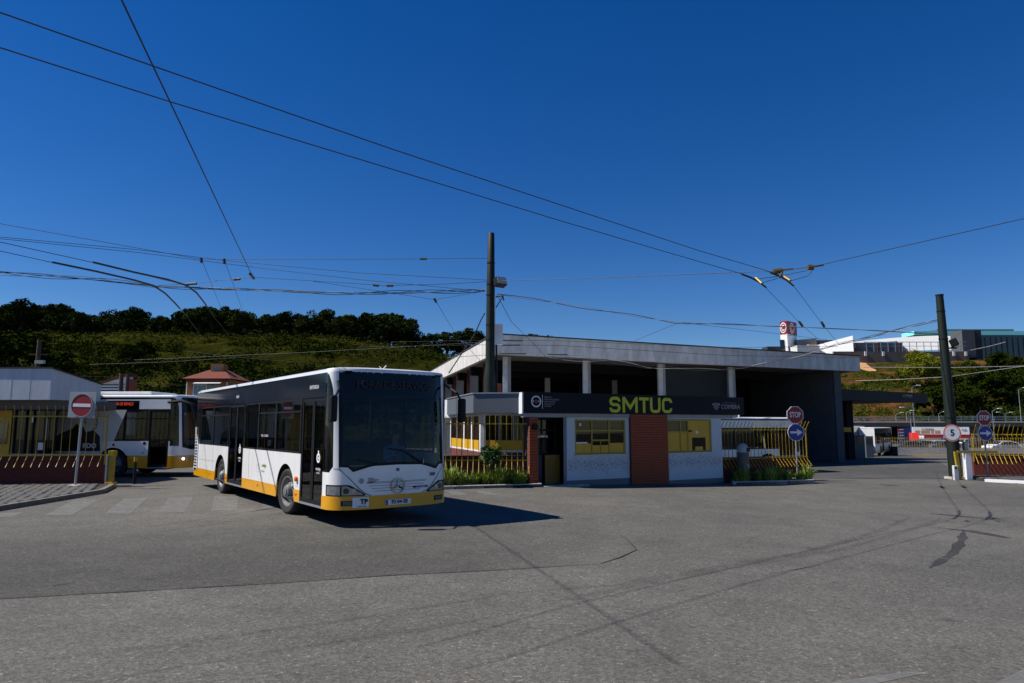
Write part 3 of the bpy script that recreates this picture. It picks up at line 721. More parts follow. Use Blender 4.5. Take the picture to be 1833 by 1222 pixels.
def ft(par, name, body, size, m, y, z, x=None, **k):
    x0 = fpt(phi_of(y), z, .012).x if x is None else x
    # tilt the text with the local plan angle
    p = phi_of(y); a, b = fpt(p - 2, z), fpt(p + 2, z); ang = math.atan2(b.y - a.y, b.x - a.x)
    return text(name, body, size, m, par, (x0 + k.pop('dx', 0), y, z), (math.pi / 2, 0, ang), **k)
# headlights
for sg in (-1, 1):
    zt_ = lambda p: .592 + .20 * min(1, max(.02, (abs(plan(p)[1]) - .66) / .30)) ** .8
    hb = fpatch('headlight', 'black_trim', b1, *sorted((sg * phi_of(.66), sg * 82)), .585, zt_, .010, .02, 22, 2)
    zt2 = lambda p: .605 + .165 * min(1, max(.02, (abs(plan(p)[1]) - .70) / .30)) ** .8
    fpatch('reflector', 'lamp_glass', hb, *sorted((sg * phi_of(.72), sg * phi_of(1.08))), .603, zt2, .016, .006, 16, 2)
    fpatch('indicator_lens', 'lamp_glass', hb, *sorted((sg * phi_of(1.105), sg * 79)), .603, .765, .016, .006, 10, 2)
    for yy, rr in ((1.01, .055), (.88, .045)):
        q = fpt(sg * phi_of(yy), .68, .024); n_ = fpt(sg * phi_of(yy), .68, 1) - fpt(sg * phi_of(yy), .68, 0)
        MB().disc(q, rr, n_, 16).build('lamp', 'dark_glass' if yy > .95 else 'chrome', hb)
    fpatch('fog_light', 'black_trim', b1, *sorted((sg * phi_of(.84), sg * phi_of(1.09))), .405, .50, .016, .006, 6, 1)
    fpatch('fog_lens', 'bin_grey', b1, *sorted((sg * phi_of(.87), sg * phi_of(1.06))), .42, .485, .019, .004, 6, 1)
    # slanted shut line of the front flap
    P = [fpt(sg * phi_of(yy), zz, .004) for yy, zz in ((1.13, 1.10), (.95, .90), (.78, .72), (.66, .62), (.56, .585))]
    MB().tube(P, .007, 5).build('flap_joint', 'black_trim', b1)
    m_ = MB().box((-.08, -.07, 0), (.08, .07, .50)).build('mirror', 'black_trim', b1, bevel=.05); m_.location = (-.02, 1.47 if sg > 0 else -1.36, 1.97)
    MB().tube([(.0, -sg * .02, .45), (-.02, -sg * .12, .62), (-.35, -sg * .22, .80)], .022, 6).build('mirror_arm', 'black_trim', m_)
for z in (.66, .71, .76, .81, .83): MB().tube([fpt(phi_of(-.5 - (z - .66) * .9 + k * (1 + 1.8 * (z - .66)) / 8), z, .002) for k in range(9)], .004, 4).build('grille_groove', 'slate', b1)
ft(b1, 'destination_text', 'FORA DE SERVIÇO', .22, 'dim_led', -.02, 2.69, dx=.006, sx=.92)
em = MB().lathe([(.15, 0), (.15, .02), (.130, .02), (.130, 0)], (fpt(0, .74, .012).x, 0, .74), 'X', 30)
for a in (90, 210, 330): em.tube([(fpt(0, .74, .022).x, 0, .74), (fpt(0, .74, .022).x, .135 * math.cos(R_(a)), .74 + .135 * math.sin(R_(a)))], [.026, .008], 5)
em.build('emblem', 'chrome', b1, smooth=True)
MB().lathe([(.034, 0), (.034, .008), (.001, .008)], (fpt(0, 1.05, .004).x, 0, 1.05), 'X', 16).build('small_badge', 'slate', b1)
ft(b1, 'fleet_number', '260', .10, 'black_trim', .80, .93)
nb = fpatch('model_plate', 'black_trim', b1, phi_of(.34), phi_of(.68), .68, .72, .008, .004, 6, 1); ft(nb, 'model_lettering', 'CITARO', .05, 'sign_white', .51, .70, dx=.006, sx=1.3)
np_ = fpatch('number_plate', 'sign_white', b1, phi_of(-.26), phi_of(.28), .385, .485, .03, .012, 8, 1)
fpatch('plate_band', 'plate_blue', np_, phi_of(-.26), phi_of(-.215), .387, .483, .032, .004, 2, 1)
ft(np_, 'plate_text', '92·04·SB', .10, 'black_trim', .03, .437, dx=.022, off=.002)
tp = fpatch('sticker_card', 'sign_white', b1, phi_of(-.90), phi_of(-.60), .37, .56, .026, .008, 6, 2); ft(tp, 'card_text', 'TP', .13, 'black_trim', -.70, .475, dx=.024, off=.004)
ft(tp, 'card_line', 'Transporte Público', .024, 'black_trim', -.74, .395, dx=.022)
q = fpt(phi_of(-.74), .86, .006); em = MB().disc(q, .05, (1, -.1, 0), 16).build('operator_emblem', 'grey_plate', b1)
for k, s_ in enumerate(('SERVIÇOS', 'MUNICIPALIZADOS', 'TRANSPORTES', 'COIMBRA')): ft(b1, 'operator_lettering', s_, .026, 'slate', -.62, .90 - k * .028, ax='LEFT')
MB().tube([fpt(phi_of(-.35), 1.16, .03), fpt(phi_of(-.95), 1.28, .03)], .012, 5).build('wiper', 'black_trim', b1)
MB().tube([fpt(phi_of(.55), 1.16, .03), fpt(phi_of(.1), 1.42, .03), fpt(phi_of(-.2), 1.46, .03)], .013, 5).build('wiper', 'black_trim', b1)
MB().tube([fpt(phi_of(.55), 1.15, .03), fpt(phi_of(.57), 1.24, .035)], .014, 5).build('wiper', 'galvanised', b1)
# side lettering and details
ys = -1.279
text('exit_lettering', 'SAÍDA', .10, 'sign_white', b1, (-6.9, ys, 2.66), ext=.001)
text('entry_lettering', 'ENTRADA', .11, 'sign_white', b1, (-1.24, ys, 2.67), ext=.001)
text('side_lettering', 'PISO REBAIXADO', .07, 'sign_white', b1, (-4.45, ys + .018, 1.66), ext=.001)
text('logo_lettering', 'contigo', .12, 'leaf_strap', b1, (-4.35, ys, .97), ext=.001); text('logo_lettering', 'na rua', .09, 'grey_plate', b1, (-4.42, ys, .84), ext=.001)
MB().lathe([(.10, 0), (.10, -.003), (.07, -.003), (.07, 0)], (-4.85, -1.275, .9), 'Y', 20).build('logo_ring', 'ad_grey', b1)
for x in (-.95, -6.55):
    MB().lathe([(.095, 0), (.095, -.004), (.055, -.004), (.055, 0)], (x, -1.253, 1.27), 'Y', 20).build('door_emblem', 'sign_white', b1)
    MB().disc((x, -1.257, 1.27), .03, (0, -1, 0), 12).build('door_emblem', 'sign_white', b1); MB().disc((x, -1.257, 1.39), .03, (0, -1, 0), 12).build('door_emblem', 'sign_white', b1)
    text('door_lettering', 'contigo', .085, 'sign_white', b1, (x, -1.254, 1.06), ext=.001); text('door_lettering', 'na rua', .06, 'sign_white', b1, (x, -1.254, .985), ext=.001)
for x in (-2.12, -4.8, -7.75, -9.6): MB().box((x - .05, -1.286, .465), (x + .05, -1.275, .505)).build('side_marker', 'amber', b1)
MB().lathe([(.055, 0), (.05, -.05), (.02, -.06), (.001, -.06)], (-2.06, -1.275, .80), 'Y', 12).build('side_repeater', 'amber', b1)
MB().box((-2.16, -1.279, .64), (-2.0, -1.275, .74)).build('sticker', 'ad_grey', b1)
for x in (-9.3, -5.6): MB().box((x - .004, -1.2775, .60), (x + .004, -1.275, 1.31)).build('panel_joint', 'slate', b1)
MB().box((-11.0, -1.2775, .86), (-9.1, -1.275, .866)).build('panel_joint', 'slate', b1)
# louvres at the rear corner
lv = MB().slab([(-11.62, -1.285, .50), (-11.22, -1.285, .50), (-11.22, -1.285, 1.30), (-11.58, -1.285, 1.82)], (0, .008, 0)).build('engine_grille', 'black_trim', b1)
for k in range(13):
    z = .56 + k * .092; x1 = -11.24 if z < 1.28 else -11.24 - (z - 1.28) * .66
    MB().slab([(-11.60, -1.288, z), (x1, -1.288, z), (x1, -1.30, z + .03), (-11.60, -1.30, z + .03)], (0, .01, .012)).build('louvre', 'ad_grey', lv)
MB().tube([(-11.22, -1.29, .5), (-11.22, -1.29, 1.30), (-11.6, -1.29, 1.84), (-11.63, -1.29, .5)], .018, 6).build('grille_frame', 'white_paint', lv)
MB().tube([(-.9, .05, 3.07), (-.95, .0, 3.14)], .008, 5).tube([(-.9, .05, 3.07), (-.87, .12, 3.16)], .008, 5).build('antenna', 'sign_white', b1)
MB().box((-1.3, .72, 3.06), (-1.1, .86, 3.10)).build('roof_vent', 'sign_white', b1, bevel=.01)
for sg in (-1, 1): MB().box((-.36, sg * 1.0 - .07, 2.925), (-.18, sg * 1.0 + .07, 2.955)).build('marker_light', 'black_trim', b1)

# driver, seated at the wheel
def person(label, loc, rz, skel, parts, cat='person'):
    """skel: list of (parent index, point, radius); one continuous skinned body"""
    me = bpy.data.meshes.new('person'); me.from_pydata([p for _, p, _ in skel], [(a, i) for i, (a, _, _) in enumerate(skel) if a is not None], []); me.update()
    o = bpy.data.objects.new('person', me); COL.objects.link(o); o.location = loc; o.rotation_euler = (0, 0, rz)
    md = o.modifiers.new('skin', 'SKIN'); sv = me.skin_vertices[0].data
    for i, (_, _, r) in enumerate(skel): sv[i].radius = (r, r)
    sv[0].use_root = True
    o.modifiers.new('sub', 'SUBSURF').levels = 2
    dg = bpy.context.evaluated_depsgraph_get(); dg.update(); m2 = bpy.data.meshes.new_from_object(o.evaluated_get(dg)); o.modifiers.clear(); o.data = m2
    m2.materials.clear()
    for m in ('shirt', 'skin', 'trousers', 'hair'): m2.materials.append(MATS[m])
    for p in m2.polygons: p.use_smooth = True; p.material_index = parts(p.center)
    return finish(o, None, label, cat)
hands = []
sk = [(None, (0, 0, .12), .15), (0, (.02, 0, .34), .16), (1, (.04, 0, .52), .17), (2, (.05, 0, .62), .07), (3, (.07, 0, .70), .065), (4, (.09, 0, .80), .095), (5, (.09, 0, .90), .075),
      (5, (.185, 0, .80), .018), (2, (.05, .20, .54), .07), (8, (.18, .28, .33), .052), (9, (.45, .24, .42), .036), (2, (.05, -.20, .54), .07), (11, (.18, -.28, .33), .052), (12, (.45, -.24, .42), .036),
      (0, (.05, .11, .10), .11), (14, (.46, .13, .14), .075), (15, (.50, .13, -.28), .05), (16, (.62, .13, -.31), .04), (0, (.05, -.11, .10), .11), (18, (.46, -.13, .14), .075), (19, (.50, -.13, -.28), .05), (20, (.62, -.13, -.31), .04)]
for wr, s_ in ((10, 1), (13, -1)):
    b_ = sk[wr][1]; i = len(sk)
    for k, (dy, L_) in enumerate(((.03, .07), (.01, .08), (-.01, .075), (-.03, .06))): sk.append((wr, (b_[0] + L_, b_[1] + dy * s_, b_[2] + .02), .010)); sk.append((len(sk) - 1, (b_[0] + L_ + .02, b_[1] + dy * s_, b_[2] - .03), .009))
    sk.append((wr, (b_[0] + .03, b_[1] - .05 * s_, b_[2] + .02), .011))
def dparts(c):
    if c.z > .66: return 3 if (c.z > .86 or c.x < .045) else 1
    if c.z > .62: return 1
    if c.x > .42 and c.z > .3: return 1
    if c.z < .2: return 2
    return 0
Mb = Matrix.Translation((-2.23, 13.57, 0)) @ Matrix.Rotation(BUSROT, 4, 'Z')
person('bus driver in a light blue shirt at the steering wheel of the foreground bus', Mb @ Vector((-1.5, .65, .86)), BUSROT, sk, dparts)

# second bus, heading right behind the left fence
b2 = bus('white and yellow city bus with a side advert, heading right behind the left fence', (-12.0, 26.75, 0), R_(-1.5), axles=(-2.72, -8.6), doors=((-1.42, -.66),), zy=.79, style='second',
         wins=((-2.35, -1.50, 0), (-3.35, -2.35, 0), (-11.2, -9.6, 0), (-9.6, -8.0, 0)))
sh = MB().slab([(-11.3, -.95, 3.05), (-1.6, -.95, 3.05), (-1.6, .95, 3.05), (-11.3, .95, 3.05)], (0, 0, .12)); sh.build('roof_unit', 'white_paint', b2, bevel=.05)
box_part('side_display', 'black_gloss', b2, (-3.05, -1.279, 2.57), (-1.85, -1.27, 2.80)); text('display_text', 'FORA DE SERVIÇO', .15, 'red_led', b2, (-2.45, -1.282, 2.685), ext=.001, sx=.62)
box_part('upper_white', 'white_paint', b2, (-11.6, -1.2785, 2.47), (-3.06, -1.274, 2.86)); box_part('upper_white', 'white_paint', b2, (-1.84, -1.2785, 2.50), (-.66, -1.274, 2.86)); box_part('upper_white', 'white_paint', b2, (-3.06, -1.2785, 2.81), (-1.84, -1.274, 2.86))
ad = MB().slab([(-7.9, -1.281, 1.322), (-2.72, -1.281, 1.322), (-2.30, -1.281, 2.47), (-7.9, -1.281, 2.47)], (0, .005, 0)).build('advert_panel', 'ad_grey', b2)
MB().poly([(-5.15, -1.2835, .95), (-5.1, -1.2835, 1.35), (-4.7, -1.2835, 1.62), (-4.3, -1.2835, 1.78), (-4.15, -1.2835, 1.98), (-4.02, -1.2835, 1.8), (-3.9, -1.2835, 1.86), (-3.8, -1.2835, 1.65), (-3.5, -1.2835, 1.72), (-3.25, -1.2835, 1.5), (-3.2, -1.2835, .95)]).build('advert_print', 'ad_dark', ad)
MB().poly([(-5.08, -1.2845, 1.32), (-4.68, -1.2845, 1.58), (-4.3, -1.2845, 1.74), (-4.28, -1.2845, 1.5), (-4.5, -1.2845, 1.4)]).build('advert_print', 'ad_mid', ad)
for pts in ([(-3.55, 1.75), (-3.42, 1.80), (-3.36, 1.98), (-3.42, 2.12), (-3.36, 2.3)], [(-3.5, 1.95), (-3.38, 1.92)], [(-3.75, 2.2), (-3.85, 2.12)], [(-3.95, 2.0), (-3.85, 2.05), (-3.8, 1.95)]):
    MB().tube([(a, -1.284, b) for a, b in pts], .018, 4).build('advert_print', 'ad_dark', ad)
text('advert_lettering', 'RDO', .24, 'sign_white', ad, (-3.62, -1.286, 1.14), ext=.001, off=.008)
text('fleet_lettering', '28', .11, 'slate', b2, (-1.62, -1.279, .88), ext=.001)
MB().disc((-1.56, -1.279, 1.24), .06, (0, -1, 0), 16).build('side_badge', 'black_trim', b2); MB().disc((-2.72, -1.279, 1.18), .05, (0, -1, 0), 16).build('side_badge', 'sign_red', b2)
MB().box((-1.05 - 1.05, -1.284, .60), (-1.0 - 1.05 + .06, -1.275, .63)).build('side_marker', 'amber', b2)
MB().tube([(-1.28, -1.22, 1.12), (-1.1, -1.22, 1.22), (-.85, -1.22, 1.30)], .014, 5).build('grab_rail', 'yellow_green', b2)
for sg in (-1, 1):
    h = fpatch('headlight', 'lamp_glass', b2, *sorted((sg * phi_of(.8), sg * phi_of(1.2))), .60, .74, .016, .01, 8, 1)
    q = fpt(sg * phi_of(1.1), .67, .03); MB().disc(q, .05, (.6, sg * .8, 0), 12).build('lamp', 'headlight_on', h)
mr = MB(); mr.tube([(-.75, -1.3, 2.75), (-.2, -1.38, 2.80), (.15, -1.38, 2.68), (.32, -1.38, 2.40), (.34, -1.38, 2.1)], [.045, .06, .075, .08, .07], 8); mr.build('mirror', 'black_trim', b2, smooth=True)
ft(b2, 'destination_text', 'FORA DE SERVIÇO', .22, 'dim_led', 0, 2.69, dx=.006)

# ================================================================== FENCES, WALLS, LEFT HUT
def bricks(mb, L, z0, z1, y0=0, y1=.03, bl=.24, bh=.068, gap=.014, x0=0, vg=None):
    vg = gap if vg is None else vg
    n = int((z1 - z0) / (bh + gap)); bh2 = (z1 - z0) / n - gap
    for j in range(n):
        z = z0 + j * (bh2 + gap); x = -(j % 2) * bl * .5
        while x < L:
            a, b = max(x, 0), min(x + bl - vg, L)
            if b - a > .02: mb.box((x0 + a, y0 - random.uniform(0, .005), z), (x0 + b, y1, z + bh2))
            x += bl
    return mb
def brick_wall(label, a, b, z0, z1, m='brick_dark', th=.25, coping=True):
    a, b = Vector(a), Vector(b); L = (b - a).length; t = thing('brick_wall', label, 'wall', (a.x, a.y, 0), math.atan2(b.y - a.y, b.x - a.x))
    MB().box((0, .012, z0 - .2), (L, th - .012, z1)).build('wall_core', 'mortar', t)
    finish(bricks(MB(), L, z0, z1, 0, .03).build('bricks', m, t), kind='stuff'); finish(bricks(MB(), L, z0, z1, th - .03, th).build('bricks', m, t), kind='stuff')
    MB().box((-.002, .0, z0), (.012, th, z1)).build('wall_end', m, t); MB().box((L - .012, .0, z0), (L + .003, th, z1)).build('wall_end', m, t)
    if coping: MB().box((-.02, -.03, z1), (L + .02, th + .03, z1 + .05)).build('coping', 'dark_wall', t)
    return t
bar_cache = {}
def fence(label, a, b, n, zt, zr1, zr0, zb, out=.26, top_out=.10, y=-.08, m='rail_yellow', bend_top=.18, r=.012):
    a, b = Vector(a), Vector(b); L = (b - a).length; t = thing('railing_fence', label, 'fence', (a.x, a.y, 0), math.atan2(b.y - a.y, b.x - a.x), None)
    for z in (zr1, zr0): MB().box((0, y - .012, z - .02), (L, y + .012, z + .02)).build('rail', m, t)
    me = MB().tube([(0, y - .02 - out, zb), (0, y - .02, zr0 - .04), (0, y - .02, zt - bend_top), (0, y - .02 - top_out, zt)], r, 5).mesh('bar'); me.materials.append(MATS[m])
    for k in range(n):
        obj('bar', me, t, (L * (k + .5) / n + random.uniform(-.008, .008), 0, 0), 0)
    for x in (.02, L - .02): MB().box((x - .02, y + .0125, zr0 - .3), (x + .02, y + .05, zr1 + .05)).build('fence_post', m, t)
    return t
brick_wall('low dark red brick wall behind the no-entry sign', (-18.6, 20.85), (-12.9, 21.9), .05, .93)
fence('yellow bar railing on the low wall behind the no-entry sign', (-18.6, 20.85), (-12.85, 21.9), 25, 2.5, 2.18, .97, .62, .24, .03, -.06, bend_top=.10)
gp = thing('gate_post', 'rusty yellow gate post at the end of the left railing', 'post', (-12.45, 21.55, 0))
MB().box((-.07, -.07, 0), (.07, .07, 1.05)).build('post', 'rail_yellow', gp, bevel=.01); MB().box((-.09, -.1, .95), (.09, .1, 1.12)).build('cap', 'rail_yellow', gp, bevel=.01); MB().box((-.14, -.10, 0), (-.09, .10, 1.0)).build('stop_plate', 'concrete', gp); MB().box((-.10, -.12, 0), (.12, .12, .16)).build('foot', 'bus_yellow', gp, bevel=.01)
q = GG(240, 866); bo = thing('bollard', 'short dark bollard with a yellow band on the left drive', 'bollard', (q.x, q.y, 0))
MB().lathe([(.05, 0), (.05, .85), (.04, .9), (.001, .9)], n=12).build('post', 'black_trim', bo, smooth=True); MB().lathe([(.054, .72), (.054, .88)], n=12).build('band', 'rail_yellow', bo)
def noentry():
    q = GG(134, 875); t = thing('no_entry_sign', 'round red no-entry sign on a leaning galvanised post', 'sign', (q.x, q.y, .09)); y = 0
    MB().lathe([(.035, 0), (.035, 2.75), (.001, 2.76)], n=12).build('post', 'galvanised', t, smooth=True)
    MB().box((-.15, -.15, -.02), (.15, .15, .03)).build('footing', 'kerb', t)
    z = 2.42
    MB().box((-.44, -.045, z - .38), (.44, -.035, z + .40)).build('back_plate', 'grey_plate', t, bevel=.003)
    MB().lathe([(.36, 0), (.36, -.02), (.335, -.02), (.335, 0)], (0, -.045, z), 'Y', 40).build('rim', 'galvanised', t)
    MB().disc((0, -.055, z), .34, (0, -1, 0), 40).build('sign_face', 'sign_red', t); MB().box((-.29, -.062, z - .05), (.29, -.056, z + .05)).build('white_bar', 'sign_white', t)
    for zz in (z - .25, z + .25): MB().box((-.06, -.05, zz - .02), (.06, .04, zz + .02)).build('bracket', 'galvanised', t)
    t.rotation_euler = (0, R_(1.5), R_(-6))
noentry()
# hut with a white roof
hut = thing('gate_hut', 'hut with a big white-painted roof parapet behind the left railing', 'hut', (0, 0, 0))
A0, A1 = D(-260, 760, 22.9), D(85, 760, 22.6); A2 = D(176, 760, 24.4); A3 = D(120, 760, 30); A4 = D(-200, 760, 31)
pl_ = [(p.x, p.y) for p in (A0, A1, A2, A3, A4)]
rf = MB().prism(pl_, 2.74, 3.78, [3.86, 3.78, 3.34, 3.34, 3.8]).build('roof', 'roof_white', hut)
for k in range(7):
    p = A0.lerp(A1, .22 + k * .115 + random.uniform(-.02, .02)); MB().box((p.x - .012, p.y - .004, 2.76), (p.x + .012, p.y + .03, 3.76)).build('roof_seam', 'roof_white', rf)
MB().slab([(A0.x, A0.y - .03, 3.80), (A1.x + .03, A1.y - .04, 3.77), (A2.x + .05, A2.y - .02, 3.34), (A3.x, A3.y, 3.34), (A4.x, A4.y, 3.8)], (0, 0, .05)).build('roof_edge', 'dark_wall', hut)
e1 = D(206, 760, 24.75)
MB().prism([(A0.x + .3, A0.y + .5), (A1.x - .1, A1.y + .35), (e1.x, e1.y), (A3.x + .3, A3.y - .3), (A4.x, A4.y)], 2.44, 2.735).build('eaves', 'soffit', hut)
W0, W1, W2 = D(-240, 760, 24.2), D(40, 760, 24.0), D(103, 760, 24.9); W3 = D(90, 760, 29.5)
def wall_run(par, a, b, z0, z1, th, m, name): 
    d = (b - a); d.z = 0; L = d.length; d.normalize(); n = Vector((-d.y, d.x, 0)) * th
    return MB().prism([(a.x, a.y), (b.x, b.y), (b.x + n.x, b.y + n.y), (a.x + n.x, a.y + n.y)], z0, z1).build(name, m, par)
wall_run(hut, W0, D(-60, 760, 24.1), 0, 2.44, .2, 'dark_wall', 'wall'); wall_run(hut, W2, W3, 0, 2.44, .2, 'dark_wall', 'wall')
wall_run(hut, W0 + Vector((0, 5, 0)), W3 + Vector((-.5, 0, 0)), 0, 2.44, .2, 'dark_wall', 'wall')
def panel(par, u0, u1, Y, z0, z1, m, name, th=.06):
    a, b = D(u0, 760, Y), D(u1, 760, Y); return MB().box((a.x, Y, z0), (b.x, Y + th, z1)).build(name, m, par)
dr = panel(hut, -60, 20, 24.1, 0, 2.42, 'panel_yellow', 'door'); panel(dr, -2, 14, 24.07, 1.25, 2.0, 'dark_glass', 'pane', .02)
panel(hut, 20, 27, 24.1, 0, 2.42, 'black_trim', 'window_post')
for a, b in ((28, 45), (47, 58), (60, 79), (81, 99)): panel(hut, a, b, 24.15, .9, 2.4, 'house_glass', 'pane', .01); panel(hut, b, b + 2, 24.1, .6, 2.42, 'black_trim', 'window_post')
panel(hut, 20, 103, 24.12, 0, .9, 'dark_wall', 'wall'); panel(hut, 71, 80, 24.05, 1.05, 1.3, 'sign_white', 'notice', .01); panel(hut, 83, 84, 24.07, 1.4, 2.15, 'sign_white', 'notice', .01); panel(hut, 56, 59, 24.07, 2.0, 2.2, 'sign_white', 'notice', .01)
panel(hut, 24, 104, 24.0, .86, .92, 'concrete', 'sill', .12)

# ================================================================== GATEHOUSE
GA, GB = Vector((.361, 21.7, 0)), Vector((8.944, 26.5, 0)); GR = math.atan2(GB.y - GA.y, GB.x - GA.x); GL = (GB - GA).length
gh = thing('gatehouse', 'low gatehouse with dark sign band, yellow windows and brick pier', 'building', GA, GR)
GM = Matrix.Translation(GA) @ Matrix.Rotation(GR, 4, 'Z'); GI = GM.inverted()
def gb(name, m, a, b, par=gh, bevel=0): return MB().box(a, b).build(name, m, par, bevel=bevel)
zb = -.45
band = gb('sign_band', 'navy', (0, 0, 2.29), (9.87, .12, 2.95))
gb('band_edge', 'black_trim', (-.01, -.008, 2.945), (9.88, .125, 2.965), band)
def ribbon(mb, pts, w, y0, y1):        # flat stroke of a sign letter in the x-z plane
    P = [Vector((a, b)) for a, b in pts]; L_, R2 = [], []
    for k, p in enumerate(P):
        d0 = (p - P[k - 1]).normalized() if k else (P[1] - p).normalized(); d1 = (P[k + 1] - p).normalized() if k < len(P) - 1 else d0
        n0, n1 = Vector((-d0.y, d0.x)), Vector((-d1.y, d1.x)); m = (n0 + n1).normalized(); q = m * (w / 2 / max(.35, m.dot(n0))); L_.append(p + q); R2.append(p - q)
    for k in range(len(P) - 1): mb.slab([(c.x, y0, c.y) for c in (R2[k], R2[k + 1], L_[k + 1], L_[k])], (0, y1 - y0, 0))
    return mb
def arc(cx, cz, r, a0, a1, n=4): return [(cx + r * math.cos(R_(a0 + (a1 - a0) * k / n)), cz + r * math.sin(R_(a0 + (a1 - a0) * k / n))) for k in range(n + 1)]
lh, lw_, li, lr = .54, .476, .052, .115
x1_, x2_, zt_l = li + lr, lw_ - li - lr, lh - li - lr; hm = lh / 2; r2 = (lh - 2 * li) / 4
GLY = {'S': [[(lw_ - li, lh * .70)] + arc(lw_ - li - r2, lh - li - r2, r2, 0, 90) + arc(li + r2, lh - li - r2, r2, 90, 270) + arc(lw_ - li - r2, li + r2, r2, 90, -90) + arc(li + r2, li + r2, r2, 270, 180) + [(li, lh * .30)]],
       'M': [[(li, 0), (li, lh)], [(.662 - li, 0), (.662 - li, lh)], [(li * 1.1, lh - .03), (.331, .17), (.662 - li * 1.1, lh - .03)]],
       'T': [[(0, lh - li), (.43, lh - li)], [(.215, lh - 2 * li), (.215, 0)]],
       'U': [[(li, lh)] + arc(x1_, x1_, lr, 180, 270) + arc(x2_, x1_, lr, 270, 360) + [(lw_ - li, lh)]],
       'C': [[(lw_ - li, lh * .68)] + arc(x2_, zt_l, lr, 0, 90) + arc(x1_, zt_l, lr, 90, 180) + arc(x1_, x1_, lr, 180, 270) + arc(x2_, x1_, lr, 270, 360) + [(lw_ - li, lh * .32)]]}
for ch_, x_ in (('S', 0), ('M', .564), ('T', 1.30), ('U', 1.79), ('C', 2.34)):
    mb = MB()
    for k, st_ in enumerate(GLY[ch_]): ribbon(mb, [(3.38 + x_ + a, 2.335 + b) for a, b in st_], .104, -.016 - .002 * k, -.001)
    mb.build('sign_letter', 'yellow_green', band)
MB().lathe([(.185, 0), (.185, -.008), (.145, -.008), (.145, 0)], (.47, -.002, 2.66), 'Y', 32).build('emblem_ring', 'sign_white', band); MB().disc((.47, -.004, 2.66), .06, (0, -1, 0), 16).build('emblem_centre', 'sign_red', band)
for sx_ in (-1, 1): MB().box((.47 + sx_ * .10 - .01, -.006, 2.64), (.47 + sx_ * .10 + .01, 0, 2.70)).build('emblem_mark', 'sign_white', band)
gb('divider', 'sign_white', (.70, -.006, 2.43), (.715, 0, 2.87), band)
for k, s_ in enumerate(('SERVIÇOS', 'MUNICIPALIZADOS', 'TRANSPORTES', 'URBANOS DE', 'COIMBRA')): text('small_lettering', s_, .065, 'grey_plate', band, (.77, -.004, 2.80 - k * .072), ext=.001, ax='LEFT')
text('small_lettering', 'COIMBRA', .24, 'grey_plate', band, (9.14, -.004, 2.59), ext=.001, sx=.95); text('small_lettering', 'CÂMARA MUNICIPAL', .075, 'slate', band, (9.1, -.004, 2.74), ext=.001)
cr = MB().poly([(8.25, -.004, 2.74), (8.25, -.004, 2.56), (8.39, -.004, 2.45), (8.53, -.004, 2.56), (8.53, -.004, 2.74)][::-1]).build('crest', 'slate', band)
for x in (8.22, 8.56): gb('crest_mark', 'sign_white', (x - .015, -.005, 2.66), (x + .015, -.001, 2.70), band)
gb('roof_slab', 'render_white', (.004, .121, 2.20), (9.6, 6.2, 2.90)); gb('lintel', 'concrete', (.02, .05, 2.16), (9.3, .22, 2.289))
gb('side_fascia', 'sign_white', (-.05, .0, 2.27), (-.004, 1.6, 2.94))
# walls
def wall(x0, x1, z0, z1, m='render_white', y=.10, th=.2, name='wall'): return gb(name, m, (x0, y, z0), (x1, y + th, z1))
wall(1.70, 2.02, zb, 2.159); wall(2.02, 4.29, zb, .92); wall(4.14, 4.29, .92, 2.159); wall(2.02, 4.14, 2.10, 2.159)
wall(5.98, 8.72, zb, .92); wall(8.20, 8.72, .92, 2.159); wall(5.98, 8.20, 2.12, 2.159); wall(8.5, 8.72, zb, 2.19, 'render_white', .301, 5.6); gb('wall', 'render_white', (1.6, 5.6, zb), (8.7, 5.8, 2.2)); 
gb('plinth', 'slate', (1.69, .085, zb), (4.29, .099, .11)); gb('plinth', 'slate', (5.98, .085, zb), (8.73, .099, -.05))
def stain(x0, x1, z):       # flaking render, small lifted chips
    mb = MB()
    for k in range(1100):
        x = random.uniform(x0, x1); zz = random.gauss(z, .13); s_ = random.uniform(.005, .015)
        mb.poly([(x - s_, .0985, zz), (x, .0985, zz - s_ * .8), (x + s_ * 1.2, .0985, zz), (x, .0985, zz + s_)])
    return finish(mb.build('flaking', 'slate', gh), kind='stuff')
stain(1.75, 4.25, .62); stain(6.0, 8.65, .58)
pier = gb('pier_core', 'mortar', (4.30, .02, zb), (5.97, .30, 2.285)); finish(bricks(MB(), 1.67, zb, 2.28, .0, .03, x0=4.30, gap=.02, vg=.004, bl=.42).build('bricks', 'brick', pier), kind='stuff')
p2 = gb('pier_core', 'mortar', (.24, .06, zb), (.56, .5, 2.16)); finish(bricks(MB(), .32, zb, 2.16, .03, .08, x0=.24, gap=.02, vg=.004).build('bricks', 'brick', p2), kind='stuff')
MB().lathe([(.10, .0), (.10, -.08), (.001, -.09)], (.42, .03, 1.85), 'Y', 16).build('wall_lamp', 'black_trim', gh)
gb('sill', 'dirty_white', (1.98, .03, .90), (4.18, .18, .935)); gb('sill', 'dirty_white', (5.99, .03, .88), (8.3, .18, .921))
